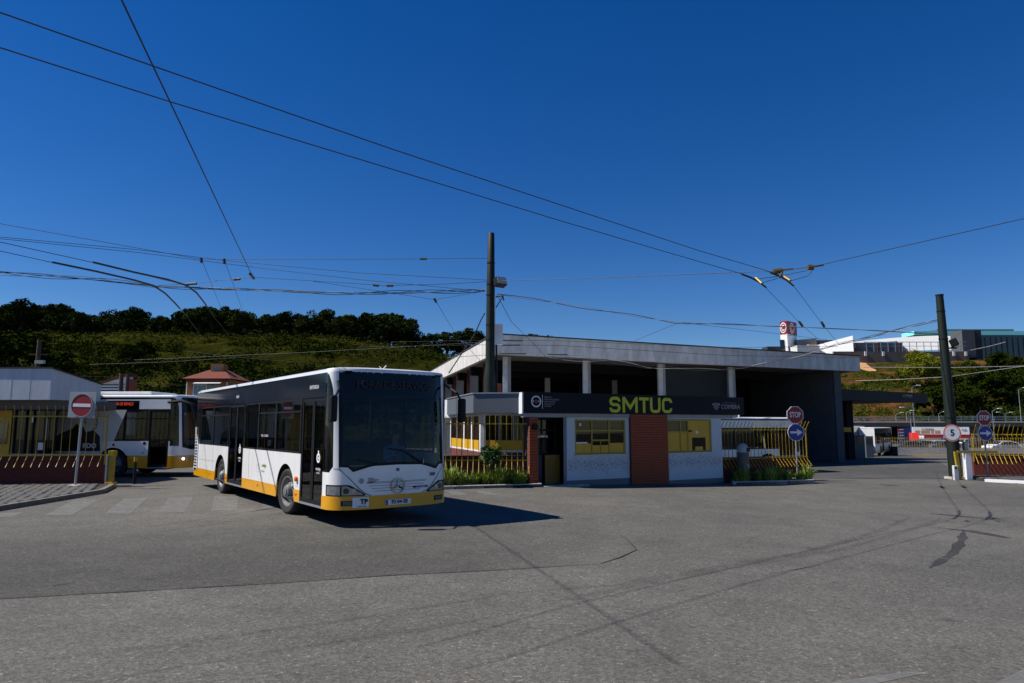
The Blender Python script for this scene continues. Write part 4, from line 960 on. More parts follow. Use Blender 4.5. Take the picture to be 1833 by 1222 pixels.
def frame(x0, x1, z0, z1, xs, zs, m='rail_yellow', y=.12, w=.05, par=gh):
    f = MB(); f.box((x0, y, z0), (x0 + w, y + .06, z1)).box((x1 - w, y, z0), (x1, y + .06, z1)).box((x0 + w, y + .001, z0), (x1 - w, y + .059, z0 + w)).box((x0 + w, y + .001, z1 - w), (x1 - w, y + .059, z1))
    for x in xs: f.box((x - w / 2, y + .002, z0 + w), (x + w / 2, y + .058, z1 - w))
    for z, a, b in zs: f.box((a, y + .004, z - w / 2), (b, y + .056, z + w / 2))
    fo = f.build('window_frame', m, par); return fo
w1 = frame(2.03, 4.13, .94, 2.10, (2.73, 3.45), ((1.72, 2.08, 4.08), (1.40, 2.76, 3.42)))
w1f = []
for a, b in ((2.08, 2.705), (2.755, 3.425), (3.475, 4.08)):
    MB().box((a, .148, 1.30), (b, .152, 1.70)).build('pane', 'house_glass', w1); MB().box((a, .149, 1.745), (b, .153, 2.05)).build('pane', 'house_glass', w1); gb('blind', 'blind', (a, .22, 1.84 - random.uniform(0, .05)), (b, .23, 2.06), w1)
gb('panel', 'panel_yellow', (2.08, .14, .99), (2.705, .16, 1.30), w1); gb('panel', 'panel_yellow', (3.475, .14, .99), (4.08, .16, 1.30), w1); gb('hatch', 'panel_yellow', (2.755, .135, .99), (3.07, .155, 1.24), w1); gb('hatch', 'panel_yellow', (3.12, .135, .99), (3.425, .155, 1.24), w1)
gb('hatch_post', 'rail_yellow', (3.08, .13, .99), (3.11, .16, 1.38), w1); gb('paper', 'sign_white', (2.08, .142, 1.301), (2.55, .147, 1.345), w1); gb('sticker', 'sign_white', (2.24, .144, 1.88), (2.31, .147, 1.97), w1)
w2 = frame(5.985, 8.19, .93, 2.11, (6.68, 7.05), ((1.66, 6.03, 7.03),))
for a, b in ((6.03, 6.655), (6.705, 7.025)): MB().box((a, .148, 1.685), (b, .152, 2.06)).build('pane', 'house_glass', w2); gb('panel', 'panel_yellow', (a, .14, .98), (b, .16, 1.635), w2)
gb('panel', 'panel_yellow', (7.075, .14, 1.45), (8.14, .16, 2.06), w2); gb('panel', 'panel_yellow', (7.075, .14, .98), (7.25, .16, 1.45), w2); gb('panel', 'panel_yellow', (7.93, .14, .98), (8.14, .16, 1.45), w2); gb('hatch_panel', 'panel_yellow', (7.40, .14, .98), (7.78, .16, 1.12), w2)
gb('sticker', 'sign_white', (7.45, .136, 1.60), (7.56, .139, 1.70), w2); MB().box((7.26, .15, .98), (7.92, .153, 1.45)).build('pane', 'house_glass', w2); gb('awning', 'black_trim', (7.08, .10, 1.66), (7.22, .14, 1.72), w2)
# interior (back wall, floor, desk) seen through the panes
gb('interior_wall', 'dark_wall', (1.75, 2.6, zb), (8.5, 2.7, 2.2)); gb('floor', 'floor_grey', (.1, .3, zb), (8.5, 5.6, -.02)); gb('ceiling', 'dark_wall', (.1, .3, 2.15), (8.5, 5.6, 2.19)); gb('desk', 'interior', (2.1, .5, .0), (4.0, 1.0, .9)); gb('desk_papers', 'blind', (3.4, .55, .9), (3.8, .9, 1.22))
# doorway
gb('door_wall', 'grey_wall', (.57, .75, zb), (.64, 1.6, 2.16)); do = MB(); 
for q in ((.64, .70, zb, 2.14), (1.10, 1.15, zb, 2.14), (1.62, 1.69, zb, 2.14)): do.box((q[0], .72, q[2]), (q[1], .78, q[3]))
for z in (.95, 1.45, 1.72, 2.08): do.box((.70, .725, z), (1.62, .775, z + .05))
door = do.build('door', 'black_trim', gh); MB().box((.70, .745, .98), (1.62, .75, 2.08)).build('pane', 'house_glass', door); gb('kick_panel', 'grey_wall', (.65, .70, zb + .4), (1.12, .72, .93), door)
gb('notice', 'sign_white', (.95, .70, 1.50), (1.03, .71, 1.56), door); gb('notice', 'sign_white', (1.05, .70, 1.50), (1.22, .71, 1.57), door); gb('notice', 'sign_white', (1.26, .70, 1.50), (1.33, .71, 1.57), door)
gt = gb('door_gate', 'gate_ochre', (1.12, .52, -.02), (1.69, .56, .93)); 
for k in range(7): gb('gate_rib', 'gate_ochre', (1.19 + k * .07, .508, .12), (1.215 + k * .07, .52, .80), gt)
gb('step', 'concrete', (.55, -.30, -.5), (2.3, .1, .0))
# bay of the guard room, left of the sign
K0, K1, K2 = D(847, 760, 22.1), D(931, 760, 21.85), D(800, 760, 26.8)
bay = thing('guard_room_bay', 'grey-topped glazed guard room bay left of the dark sign band', 'building', (0, 0, 0))
IN = D(935, 760, 24.5)
MB().prism([(K2.x, K2.y), (K0.x, K0.y), (K1.x, K1.y), (IN.x - .45, IN.y - 1.6), (IN.x, IN.y + 3)], 2.30, 2.91).build('roof_band', 'slate', bay)
MB().prism([(K2.x - .03, K2.y), (K0.x - .02, K0.y - .03), (K1.x + .02, K1.y - .03), (IN.x - .45, IN.y - 1.6), (IN.x, IN.y + 3)], 2.912, 2.95).build('roof_flashing', 'galvanised', bay)
F0, F1 = D(860, 760, 22.35), D(948, 760, 22.2); S1 = D(806, 760, 26.9)
def wr(a, b, z0, z1, th, m, name, par=bay): return wall_run(par, a, b, z0, z1, th, m, name)
wr(F0, F1, -.1, 1.05, .15, 'brick_dark', 'wall'); wr(S1, F0, -.1, 1.05, .15, 'brick_dark', 'wall')
def lerp(a, b, t): return a.lerp(b, t)
wr(F0, lerp(F0, F1, .10), 1.05, 2.30, .14, 'dirty_white', 'corner_post'); wr(lerp(F0, F1, .96), F1, 1.05, 2.30, .14, 'dirty_white', 'window_post')
wr(lerp(F0, F1, .10), lerp(F0, F1, .96), 1.02, 1.10, .16, 'sign_white', 'sill'); wr(lerp(F0, F1, .10), lerp(F0, F1, .96), 2.22, 2.30, .14, 'dirty_white', 'head')
off = Vector((0, .06, 0))
for a, b in ((.10, .38), (.38, .67), (.67, .96)):
    p, q = lerp(F0, F1, a + .006) + off, lerp(F0, F1, b - .006) + off; wr(p, q, 1.10, 2.22, .006, 'house_glass', 'pane')
    if b < .95: wr(q - Vector((.0, 0, 0)), q + Vector((.04, 0, 0)), 1.10, 2.22, .05, 'dirty_white', 'window_post')
wr(lerp(F0, F1, .10) + off * .4, lerp(F0, F1, .96) + off * .4, 1.10, 1.42, .02, 'panel_yellow', 'lower_panel'); wr(lerp(F0, F1, .10) + off * 3, lerp(F0, F1, .96) + off * 3, 1.88, 2.22, .02, 'blind', 'blind')
wr(S1, F0, 1.02, 1.10, .18, 'sign_white', 'sill'); wr(S1, F0, 2.2, 2.30, .14, 'dirty_white', 'head')
for k in range(5): p = lerp(S1, F0, k / 4.0 * .97); wr(p, lerp(S1, F0, k / 4.0 * .97 + .03), 1.10, 2.2, .12, 'sign_white', 'window_post')
for k in range(4): wr(lerp(S1, F0, .03 + k / 4.0 * .97), lerp(S1, F0, (k + 1) / 4.0 * .97), 1.10, 1.42, .05, 'panel_yellow', 'lower_panel'); wr(lerp(S1, F0, .03 + k / 4.0 * .97), lerp(S1, F0, (k + 1) / 4.0 * .97), 1.42, 2.2, .006, 'house_glass', 'pane'); wr(lerp(S1, F0, .03 + k / 4.0 * .97) + Vector((.1, .05, 0)), lerp(S1, F0, (k + 1) / 4.0 * .97) + Vector((.1, .05, 0)), 1.85, 2.2, .02, 'pale', 'blind')
wr(S1 + Vector((1.6, .2, 0)), F1 + Vector((-.2, 2.4, 0)), 0, 2.3, .1, 'brick', 'inner_wall')
# low wall and railing in front of the bay
L0, L1 = Vector((-2.9, 21.45, 0)), Vector((.66, 22.05, 0))
brick_wall('low brick wall under the guard room bay, behind the left planter', (L0.x, L0.y + .5), (L1.x, L1.y), -.05, .90, 'brick_dark', .2)
fence('yellow bar railing in front of the guard room bay windows', (L0.x, L0.y + .47), (L1.x - .05, L1.y - .05), 20, 2.2, 1.95, .80, .40, .20, .06, .0, bend_top=.14)
# low wall and railing right of the gatehouse
M0, M1 = GM @ Vector((8.74, .35, 0)), D(1441, 760, 28.3); 
brick_wall('low brick wall between the gatehouse and the stop sign', (M0.x, M0.y), (M1.x, M1.y), -.4, .62, 'brick_dark', .2)
fence('yellow bar railing between the gatehouse and the stop sign', (M0.x, M0.y - .03), (M1.x, M1.y - .03), 25, 2.05, 1.72, .62, .28, .25, .20, -.05, bend_top=.34, r=.014)
# right railing
N0, N1 = D(1737, 760, 30.2), D(2000, 760, 28.6)
brick_wall('low brick wall under the railing at the right edge', (N0.x, N0.y), (N1.x, N1.y), -.4, .62, 'brick_dark', .25)
fence('yellow bar railing at the right edge behind the second stop sign', (N0.x, N0.y), (N1.x, N1.y), 30, 1.92, 1.50, .62, .25, .30, .34, -.06, bend_top=.40, r=.015)
wp = thing('gate_pillar', 'white concrete gate pillar beside the yellow gate frame', 'pillar', (*GG(1733, 858).xy, -.4))
MB().box((-.13, -.13, 0), (.13, .13, 1.28)).build('pillar', 'sign_white', wp, bevel=.02); MB().box((-.10, -.10, 1.28), (.06, .06, 1.62)).build('lamp_box', 'galvanised', wp, bevel=.015)
yg = thing('yard_gate', 'yellow steel gate frame leaning by the white gate pillar', 'gate', (*GG(1721, 859).xy, -.36))
MB().slab([(-.10, 0, 0), (.06, 0, 0), (-.06, 0, 1.18), (-.18, 0, 1.18)], (0, .10, 0)).build('upright', 'rail_yellow', yg); MB().box((-.06, 0.01, 1.12), (1.6, .06, 1.22)).build('rail', 'rail_yellow', yg); MB().box((-.30, -.05, .0), (-.11, .08, .62)).build('motor_box', 'dirty_white', yg, bevel=.02); MB().disc((-.22, -.055, .52), .05, (0, -1, 0), 12).build('lock', 'black_trim', yg)

# ================================================================== PLANTERS
def strap_plant(name_seed, n, h):
    random.seed(name_seed); mb = MB(); dry = MB()
    for k in range(n):
        an = random.uniform(0, 6.283); sp = random.uniform(.25, 1.0); hh = h * random.uniform(.55, 1.1); L = h * random.uniform(.35, .95) * sp; w = random.uniform(.012, .022)
        b = Vector((math.cos(an) * .05 * random.random() * 3, math.sin(an) * .05 * random.random() * 3, 0)); d = Vector((math.cos(an), math.sin(an), 0)); s = Vector((-d.y, d.x, 0)); P = []
        for i in range(5):
            t = i / 4; z = hh * (1.7 * t - .95 * t * t * (sp + .25)); ww = w * (1 - t ** 2 * .95); c = b + d * L * t + Vector((0, 0, z)); P.append((c - s * ww, c + s * ww))
        tgt = dry if random.random() < .22 else mb
        for i in range(4): tgt.poly([P[i][0], P[i][1], P[i + 1][1], P[i + 1][0]])
    a, b = mb.mesh('leaves'), dry.mesh('dry_leaves'); a.materials.append(MATS['leaf_strap']); b.materials.append(MATS['leaf_dry']); return a, b
PL = [strap_plant(40 + k, 130, .55) for k in range(4)]
def planter(name, label, pts, z0, z1, spots, plabel, scale=1.0):
    t = thing(name, label, 'planter', (0, 0, 0)); MB().prism(pts, z0, z1 - .03).build('soil', 'soil', t)
    for a, b in zip(pts, pts[1:] + pts[:1]):
        a, b = Vector((*a, 0)), Vector((*b, 0)); n = max(1, int((b - a).length / .9)); d = (b - a) / n; nr = Vector((-d.y, d.x, 0)).normalized() * .10
        for i in range(n): p, q = a + d * (i + .004), a + d * (i + .996); MB().prism([(p.x, p.y), (q.x, q.y), (q.x + nr.x, q.y + nr.y), (p.x + nr.x, p.y + nr.y)], z0, z1).build('kerb_stone', 'kerb', t, bevel=.012)
    for k, (x, y) in enumerate(spots):
        s = scale * random.uniform(.55, 1.2); p = thing('strap_leaf_plant', ORD[k] + ' from the left ' + plabel, 'plant', (x, y, z1 - .05), random.uniform(0, 6), plabel); p.scale = (s, s, s)
        i = k % 4; obj('leaves', PL[i][0], p); obj('dry_leaves', PL[i][1], p)
c0, c1 = GG(760, 877), GG(970, 872); back = Vector((-.15, 1.35, 0))
random.seed(77)
planter('planter_bed', 'kerbed planting bed below the guard room railing', [(c0.x, c0.y), (c1.x, c1.y), (c1.x + back.x, c1.y + back.y * .9), (c0.x + back.x, c0.y + back.y * 1.2)], -.1, .10,
        [(c0.x + .3 + t * (c1.x - c0.x - .55) + random.uniform(-.1, .1), c0.y + t * (c1.y - c0.y) + .35 + random.uniform(0, .45)) for t in [0, .07, .14, .2, .28, .35, .42, .5, .57, .66, .74, .82, .9, .97]], 'clump of strap-leaved plants in the bed below the guard room railing', .95)
d0, d1 = GG(1313, 867), GG(1458, 866)
planter('planter_island', 'kerbed planting island around the stop sign post', [(d0.x, d0.y), (d1.x, d1.y), (d1.x + .1, d1.y + .9), (d0.x + .3, d0.y + 1.6)], -.5, -.16,
        [(d0.x + .25 + t * (d1.x - d0.x - .4) + random.uniform(-.1, .1), d0.y + t * (d1.y - d0.y) + .35 + random.uniform(0, .5)) for t in [0, .06, .12, .18, .25, .31, .38, .45, .52, .58, .66, .73, .8, .87, .94, 1]], 'clump of strap-leaved plants in the island around the stop sign', .95)
q = GG(876, 868); st = thing('young_tree', 'small leafy shrub growing up through the guard room railing', 'shrub', (q.x, 21.42, .05))
cl = [(random.uniform(-.22, .3), random.uniform(-.2, .2), random.uniform(.55, 1.15), .17) for _ in range(12)]
me = leaves(420, cl, .06, 1, 1.6).mesh('crown'); me.materials.append(MATS['leaf_shrub']); obj('crown', me, st); MB().tube([(0, 0, 0), (.03, 0, .5), (-.05, .02, 1.0)], [.02, .015, .006], 6).build('trunk', 'bark', st)

# ================================================================== LITTER BIN AND SIGNS
q = D(1328, 760, 26.2); bn = thing('litter_bin', 'grey litter bin with a domed pale lid beside the planting island', 'bin', (q.x, q.y, -.25))
MB().lathe([(.20, .0), (.215, .1), (.215, 1.06), (.23, 1.08), (.23, 1.13), (.21, 1.14)], n=24).build('body', 'bin_grey', bn, smooth=True)
MB().lathe([(.215, 1.14), (.215, 1.22), (.19, 1.34), (.13, 1.43), (.06, 1.47), (.001, 1.48)], n=24).build('dome', 'bin_dome', bn, smooth=True)
MB().slab([(.05, -.20, 1.16), (.19, -.12, 1.16), (.19, -.10, 1.30), (.06, -.17, 1.32)], (.03, -.02, 0)).build('opening', 'black_trim', bn); MB().lathe([(.06, 0), (.06, -.006), (.045, -.006), (.045, 0)], (.1, -.195, .62), 'Y', 16).build('emblem', 'sign_white', bn)
def stop_sign(label, base, rz, zs, D_=.34):
    t = thing('stop_sign', label, 'sign', base, rz)
    MB().lathe([(.03, 0), (.03, zs + .3), (.001, zs + .31)], n=10).build('post', 'galvanised', t, smooth=True)
    oc = lambda r, y: [(r / math.cos(math.pi / 8) * math.cos(math.pi / 8 + k * math.pi / 4), y, zs + r / math.cos(math.pi / 8) * math.sin(math.pi / 8 + k * math.pi / 4)) for k in range(8)]
    pl2 = MB().slab(oc(D_, -.055), (0, .02, 0)).build('stop_plate', 'sign_white', t); MB().slab(oc(D_ * .93, -.059), (0, .003, 0)).build('stop_face', 'sign_red', pl2)
    text('stop_lettering', 'STOP', .29, 'sign_white', pl2, (0, -.061, zs + .0), ext=.001, off=.006, sx=.66)
    za = zs - D_ * 2.02
    dp = MB().lathe([(D_, 0), (D_, -.02), (.001, -.02)], (0, -.035, za), 'Y', 36).build('direction_plate', 'sign_white', t); MB().disc((0, -.058, za), D_ * .95, (0, -1, 0), 36).build('direction_face', 'sign_blue', dp)
    MB().poly([(-.24, -.062, za - .04), (.05, -.062, za - .04), (.03, -.062, za - .14), (.27, -.062, za), (.03, -.062, za + .14), (.05, -.062, za + .04), (-.24, -.062, za + .04)]).build('arrow', 'sign_white' if rz < .3 else 'grey_plate', dp)
    for z in (zs - .15, za + .1): MB().box((-.05, -.035, z - .02), (.05, .035, z + .02)).build('bracket', 'galvanised', t)
q = D(1423, 760, 27.0); stop_sign('stop sign with blue arrow disc standing in the planting island', (q.x, q.y, -.3), R_(6), 2.60, .335)
q = D(1761, 760, 29.3); t_ = stop_sign('stop sign with blue arrow disc at the right edge on the paved strip', (q.x, q.y, -.3), R_(4), 2.50, .315)

# ================================================================== DEPOT HALL
hall = thing('depot_hall', 'large open depot hall with a weathered concrete roof behind the gatehouse', 'building', (0, 0, 0))
RL, RR = D(884, 760, 31.2), D(1546, 760, 41.5); LB = D(762, 760, 56); RB = RR + (LB - RL) * 1.0
ZT, ZBt = 6.06, 5.14
P4 = [(RL.x, RL.y), (RR.x, RR.y), (RB.x, RB.y), (LB.x, LB.y)]
wall_run(hall, RL, RR, ZBt, ZT, .22, 'fascia', 'front_fascia'); wall_run(hall, LB, RL, ZBt, ZT - .003, .22, 'fascia', 'side_fascia'); wall_run(hall, RR, RB, ZBt, ZT - .003, .22, 'fascia', 'side_fascia')
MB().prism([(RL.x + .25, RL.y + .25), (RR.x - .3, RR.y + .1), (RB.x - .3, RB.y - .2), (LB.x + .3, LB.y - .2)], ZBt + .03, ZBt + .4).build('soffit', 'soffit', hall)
MB().prism([(RL.x - .04, RL.y - .05), (RR.x + .04, RR.y - .04), (RB.x, RB.y), (LB.x, LB.y)], ZT, ZT + .06).build('roof_sheet', 'dark_wall', hall)
fd = (RR - RL).normalized(); bd = (LB - RL).normalized()
def hp(u, inset):       # point under the front edge seen at picture column u, set back from the edge
    n = Vector((-fd.y, fd.x, 0)); a = RL + n * inset; k = (u - 916.5) / 1222
    t = (k * a.y - a.x) / (fd.x - k * fd.y); return a + fd * t
for u in (907, 1050, 1184, 1309):
    p = hp(u, 1.3); c = thing('x', '', ''); bpy.data.objects.remove(c)
    MB().box((p.x - .19, p.y - .17, -.6), (p.x + .05, p.y + .17, ZBt + .03)).build('column', 'dirty_white', hall, bevel=.01); MB().box((p.x + .06, p.y - .12, -.6), (p.x + .2, p.y + .12, ZBt + .03)).build('column_rib', 'concrete', hall)
for k, dd in enumerate((5.2, 10.0, 15, 20)):
    p = RL + bd * dd + fd * .9; MB().box((p.x - .12, p.y - .17, -.6), (p.x + .40, p.y + .17, ZBt + .03)).build('column', 'concrete', hall, bevel=.01); MB().box((p.x - .28, p.y - .25, 3.6), (p.x - .15, p.y - .12, ZBt + .02)).build('downpipe', 'brick_dark', hall)
# inner walls
ia, ib = hp(1205, 4), hp(1302, 1.7); wall_run(hall, hp(1188, 1.75), hp(1305, 1.75), -.6, ZBt + .02, .15, 'dark_wall', 'partition')
ra, rb = hp(1497, .6), hp(1497, .6) + bd * 20
w_ = wall_run(hall, ra, rb, -1.2, ZBt + .02, .35, 'grey_wall', 'end_wall')
gi = hp(1432, 5.0); wall_run(hall, gi, ra, -1, ZBt + .02, .3, 'grey_wall', 'end_wall'); wall_run(hall, gi - Vector((.02, .05, 0)), ra - Vector((.0, .05, 0)), -1, 1.55, .03, 'render_white', 'dado')
cw = hp(1497, .55); MB().box((cw.x - .22, cw.y - .2, -1), (cw.x + .15, cw.y + .2, ZBt + .02)).build('column', 'grey_wall', hall)
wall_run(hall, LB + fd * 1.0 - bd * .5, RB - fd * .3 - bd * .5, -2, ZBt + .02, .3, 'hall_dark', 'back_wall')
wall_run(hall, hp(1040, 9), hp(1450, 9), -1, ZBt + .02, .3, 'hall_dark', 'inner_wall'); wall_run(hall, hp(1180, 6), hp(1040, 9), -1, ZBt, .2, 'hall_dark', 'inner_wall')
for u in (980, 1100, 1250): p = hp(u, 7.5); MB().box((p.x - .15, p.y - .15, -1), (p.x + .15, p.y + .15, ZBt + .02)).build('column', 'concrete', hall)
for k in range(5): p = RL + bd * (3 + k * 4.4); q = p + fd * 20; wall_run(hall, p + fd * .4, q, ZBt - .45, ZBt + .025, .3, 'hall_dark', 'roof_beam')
q = hp(890, .9); ob = thing('brick_wall', 'bit of sunlit orange brick wall beside the green pole', 'wall', (q.x, q.y - 3.5, 0), GR); MB().box((-.25, .01, 0), (.30, .2, 3.66)).build('wall_core', 'mortar', ob); finish(bricks(MB(), .55, 2.3, 3.66, 0, .03, x0=-.25, gap=.02, bh=.1).build('bricks', 'roof_tile', ob), kind='stuff')
for u, v in ((1480, 760), (1470, 772)):
    pass
q = hp(1474, 4.2); bx_ = thing('waste_container', 'dark green waste container against the hall end wall', 'container', (q.x, q.y - .6, -.5)); MB().slab([(-.6, -.5, 0), (.6, -.5, 0), (.7, -.55, 1.5), (-.7, -.55, 1.5)], (0, 1, 0)).build('body', 'dark_green', bx_, bevel=.02); MB().slab([(-.72, -.6, 1.5), (.72, -.6, 1.5), (.72, .5, 1.75), (-.72, .5, 1.75)], (0, 0, .06)).build('lid', 'dark_green', bx_); MB().box((.1, -.58, 1.95), (1.1, -.5, 2.25)).build('notice_board', 'panel_yellow', bx_)
# bus standing in the hall
mb3 = bus('white midibus parked in the hall behind the middle railing', (13.6, 34.3, -.34), R_(22), L=8.5, axles=(-2.3, -6.4), doors=((-1.6, -.66),), wins=((-8.2, -6.4, 1), (-6.4, -4.2, 1), (-4.2, -1.75, 1)), style='plain'); mb3.scale = (1, 1, .86)
box_part('upper_white', 'white_paint', mb3, (-8.5, -1.279, 2.47), (-.66, -1.274, 2.86)); text('advert_lettering', 'SMTUC', .3, 'slate', mb3, (-6.5, -1.281, 2.66), ext=.001)
MB().tube([(-3, -.2, 3.06), (-3.05, -.25, 3.25)], .03, 5).tube([(-3, -.2, 3.06), (-2.9, -.15, 3.27)], .03, 5).build('antenna', 'sign_white', mb3)

# fuel canopy right of the hall
cn = thing('fuel_canopy', 'dark flat canopy on posts right of the depot hall', 'canopy', (0, 0, 0))
ca, cb = D(1490, 760, 44.5), D(1664, 760, 52.0); cdn = (cb - ca).normalized(); cn_n = Vector((-cdn.y, cdn.x, 0))
wall_run(cn, ca, cb, 3.55, 4.27, .3, 'navy', 'fascia'); wall_run(cn, ca + cn_n * .31, cb + cn_n * .31, 3.62, 4.2, 9, 'dark_wall', 'roof')
ang = math.atan2(cdn.y, cdn.x); tpos = ca.lerp(cb, .70); text('lettering', 'COIMBRA', .34, 'slate', cn, (tpos.x - cn_n.x * .02 + .6, tpos.y - cn_n.y * .02 + .3, 3.98), (math.pi / 2, 0, ang), ext=.002); MB().disc((tpos.x - .5, tpos.y - .28, 3.98), .22, (-cn_n.x, -cn_n.y, 0), 20).build('emblem', 'slate', cn)
for u in (1519, 1606): p = D(u, 760, 49.5 if u < 1600 else 58); MB().box((p.x - .25, p.y - .25, -1.4), (p.x + .25, p.y + .25, 3.62)).build('post', 'navy', cn, bevel=.02) if u < 1600 else None
for u, Y in ((1536, 58), (1552, 62)):
    p = D(u, 760, Y); f_ = thing('fuel_pump', 'dark fuel pump under the canopy, ' + ('left' if u < 1540 else 'right') + ' of the pair', 'pump', (p.x, p.y, g(p.x, p.y)), 0, 'fuel pumps'); MB().box((-.35, -.25, 0), (.35, .25, 1.9)).build('body', 'slate', f_, bevel=.03); MB().box((-.28, -.26, 1.2), (.28, -.252, 1.7)).build('display', 'dark_glass', f_)
# buses parked beyond
for lab, u, Y, rz in (('bus parked beyond the canopy, seen from behind with its dark side', 1541, 74, 53), ('white bus parked beyond the hall corner, mostly hidden', 1500, 70, 57)):
    p = D(u, 760, Y); q = p + Vector((math.cos(R_(rz)), math.sin(R_(rz)), 0)) * 11.65; bz = bus(lab, (q.x, q.y, g(p.x, p.y)), R_(rz), style='plain')

# ================================================================== POLES
def flood(par, loc, rz):
    f = MB().slab([(-.16, -.05, 0), (.16, -.05, 0), (.20, -.24, .12), (.20, -.24, .42), (-.20, -.24, .42), (-.20, -.24, .12)][:4], (0, .28, .05)); f = MB().box((-.22, -.14, -.16), (.22, .14, .16)).build('floodlight', 'black_trim', par, bevel=.04)
    f.location = loc; f.rotation_euler = (R_(-20), 0, rz); MB().box((-.19, -.15, -.13), (.19, -.141, .13)).build('lens', 'bin_dome', f); return f
CP = D(876, 760, 24.6); cp = thing('overhead_line_pole', 'tall dark green steel pole rising behind the guard room bay', 'pole', (CP.x, CP.y, -.05), 0)
MB().lathe([(.235, 0), (.22, 3.6), (.215, 3.75), (.175, 4.05), (.17, 4.3), (.15, 7.0), (.118, 9.0), (.11, 9.01), (.001, 9.02)], n=24).build('shaft', 'dark_green', cp, smooth=True)
cp.rotation_euler = (0, R_(.25), 0)
flood(cp, (.34, -.1, 7.14), R_(35)); MB().box((.17, -.12, 4.85), (.45, .12, 5.6)).build('junction_box', 'dirty_white', cp, bevel=.01); MB().tube([(.17, -.09, 4.8), (.15, -.09, 6.7)], .022, 6).build('conduit', 'bin_dome', cp); MB().tube([(.26, -.03, .5), (.22, -.03, 5.0)], .035, 8).build('conduit', 'black_trim', cp)
for z, q_ in ((5.0, .165), (6.65, .153), (7.05, .149), (7.85, .136), (5.55, .161)): MB().lathe([(q_, z), (q_ + .012, z), (q_ + .012, z + .05), (q_, z + .05)], n=20).build('band_clamp', 'black_trim', cp)
MB().tube([(.2, -.1, 6.6), (.45, -.2, 6.62), (.48, -.2, 6.45)], .03, 5).tube([(.2, -.1, 6.2), (.45, -.2, 6.6)], .02, 5).build('bracket', 'black_trim', cp)
RPp = GG(1711, 857); rp_ = thing('overhead_line_pole', 'leaning dark green steel pole carrying the round speed sign on the right', 'pole', (RPp.x, RPp.y, -.36), 0)
MB().lathe([(.245, 0), (.235, 2.05), (.23, 2.15), (.21, 2.3), (.205, 3.0), (.15, 7.55), (.145, 7.8), (.165, 7.81), (.165, 7.86), (.001, 7.87)], n=24).build('shaft', 'dark_green', rp_, smooth=True)
rp_.rotation_euler = (0, R_(-.7), 0)
MB().box((-.36, -.3, 0), (.2, .2, .13)).build('footing', 'kerb', rp_); flood(rp_, (.34, -.15, 5.75), R_(60)); MB().box((.2, -.1, 5.5), (.5, .05, 5.56)).build('bracket', 'black_trim', rp_)
for z, q_ in ((2.55, .208), (5.9, .172), (7.1, .157)): MB().lathe([(q_, z), (q_ + .012, z), (q_ + .012, z + .05), (q_, z + .05)], n=20).build('band_clamp', 'black_trim', rp_)
q = D(1703, 760, RPp.y - .42); sp = thing('speed_sign', 'round white speed limit sign reading 5 with a faded red rim', 'sign', (q.x, q.y, 1.58), R_(-8))
MB().lathe([(.35, 0), (.35, -.02), (.001, -.021)], (0, 0, 0), 'Y', 40).build('plate', 'sign_rim', sp); MB().disc((0, -.026, 0), .29, (0, -1, 0), 36).build('face', 'sign_white', sp); text('numeral', '5', .36, 'black_trim', sp, (0, -.03, 0), ext=.001, off=.008); MB().box((-.04, 0, -.2), (.04, .14, .2)).build('bracket', 'galvanised', sp)

# ================================================================== OVERHEAD WIRES
def wire(name, label, pts, r=.012, m='wire', seg=10, cat='wire', sag=0, group=None, extra=()):
    pts = [Vector(p) for p in pts]; P = []
    for a, b in zip(pts, pts[1:]):
        for i in range(seg): t = i / seg; P.append(a.lerp(b, t) - Vector((0, 0, sag * 4 * t * (1 - t))))
    P.append(pts[-1]); 
    if extra:
        t = thing(name, label, cat, (0, 0, 0), 0, group); MB().tube(P, r, 5).build('cable', m, t)
        for nm, q, rr, mm in extra: MB().tube(q, rr, 6).build(nm, mm, t)
        return t
    return finish(MB().tube(P, r, 5).build(name, m), None, label, cat, group)
def zz(l, z): return [Z(u, v, z) for u, v in l]
def dd_(l): return [D(u, v, Y) for u, v, Y in l]
TW = 5.6
wire('trolley_wire', 'upper of the two trolley wires sweeping from top left to the right bend', zz([(-160, -28), (0, 22), (300, 127), (700, 266), (1050, 382), (1250, 448), (1385, 488), (1404, 496), (1419, 509), (1476, 585), (1503, 617)], TW), .0075, seg=4,
     extra=[('bend_rail', zz([(1378, 487), (1395, 494), (1408, 501), (1420, 511)], TW), .024, 'wire'), ('line_clamp', zz([(1471, 577), (1475, 584)], TW), .05, 'wire')])
wire('trolley_wire', 'lower of the two trolley wires sweeping from top left to the right bend', zz([(-160, 38), (0, 85), (305, 182), (700, 302), (1000, 394), (1200, 453), (1335, 492), (1352, 500), (1369, 513), (1435, 581), (1480, 620)], TW), .0075, seg=4,
     extra=[('bend_rail', zz([(1327, 490), (1345, 497), (1358, 504), (1371, 514)], TW), .024, 'wire'), ('line_clamp', zz([(1431, 576), (1436, 583)], TW), .05, 'wire')])
wire('span_wire', 'span wire dropping steeply from the top edge on the left', zz([(205, -30), (218, 0), (330, 236), (453, 497)], 5.75), .009, seg=4, extra=[('insulator', zz([(448, 490), (454, 498)], 5.75), .04, 'wire')])
wire('trolley_wire', 'upper trolley wire with curved rail at the left edge', zz([(-150, 402), (0, 433), (168, 470), (250, 490), (325, 508), (348, 520), (362, 536), (375, 553), (384, 568), (410, 600)], TW), .0075, seg=4, extra=[('curve_rail', zz([(166, 469), (240, 487), (300, 500), (335, 511), (352, 524), (364, 539), (372, 551)], TW), .024, 'wire')])
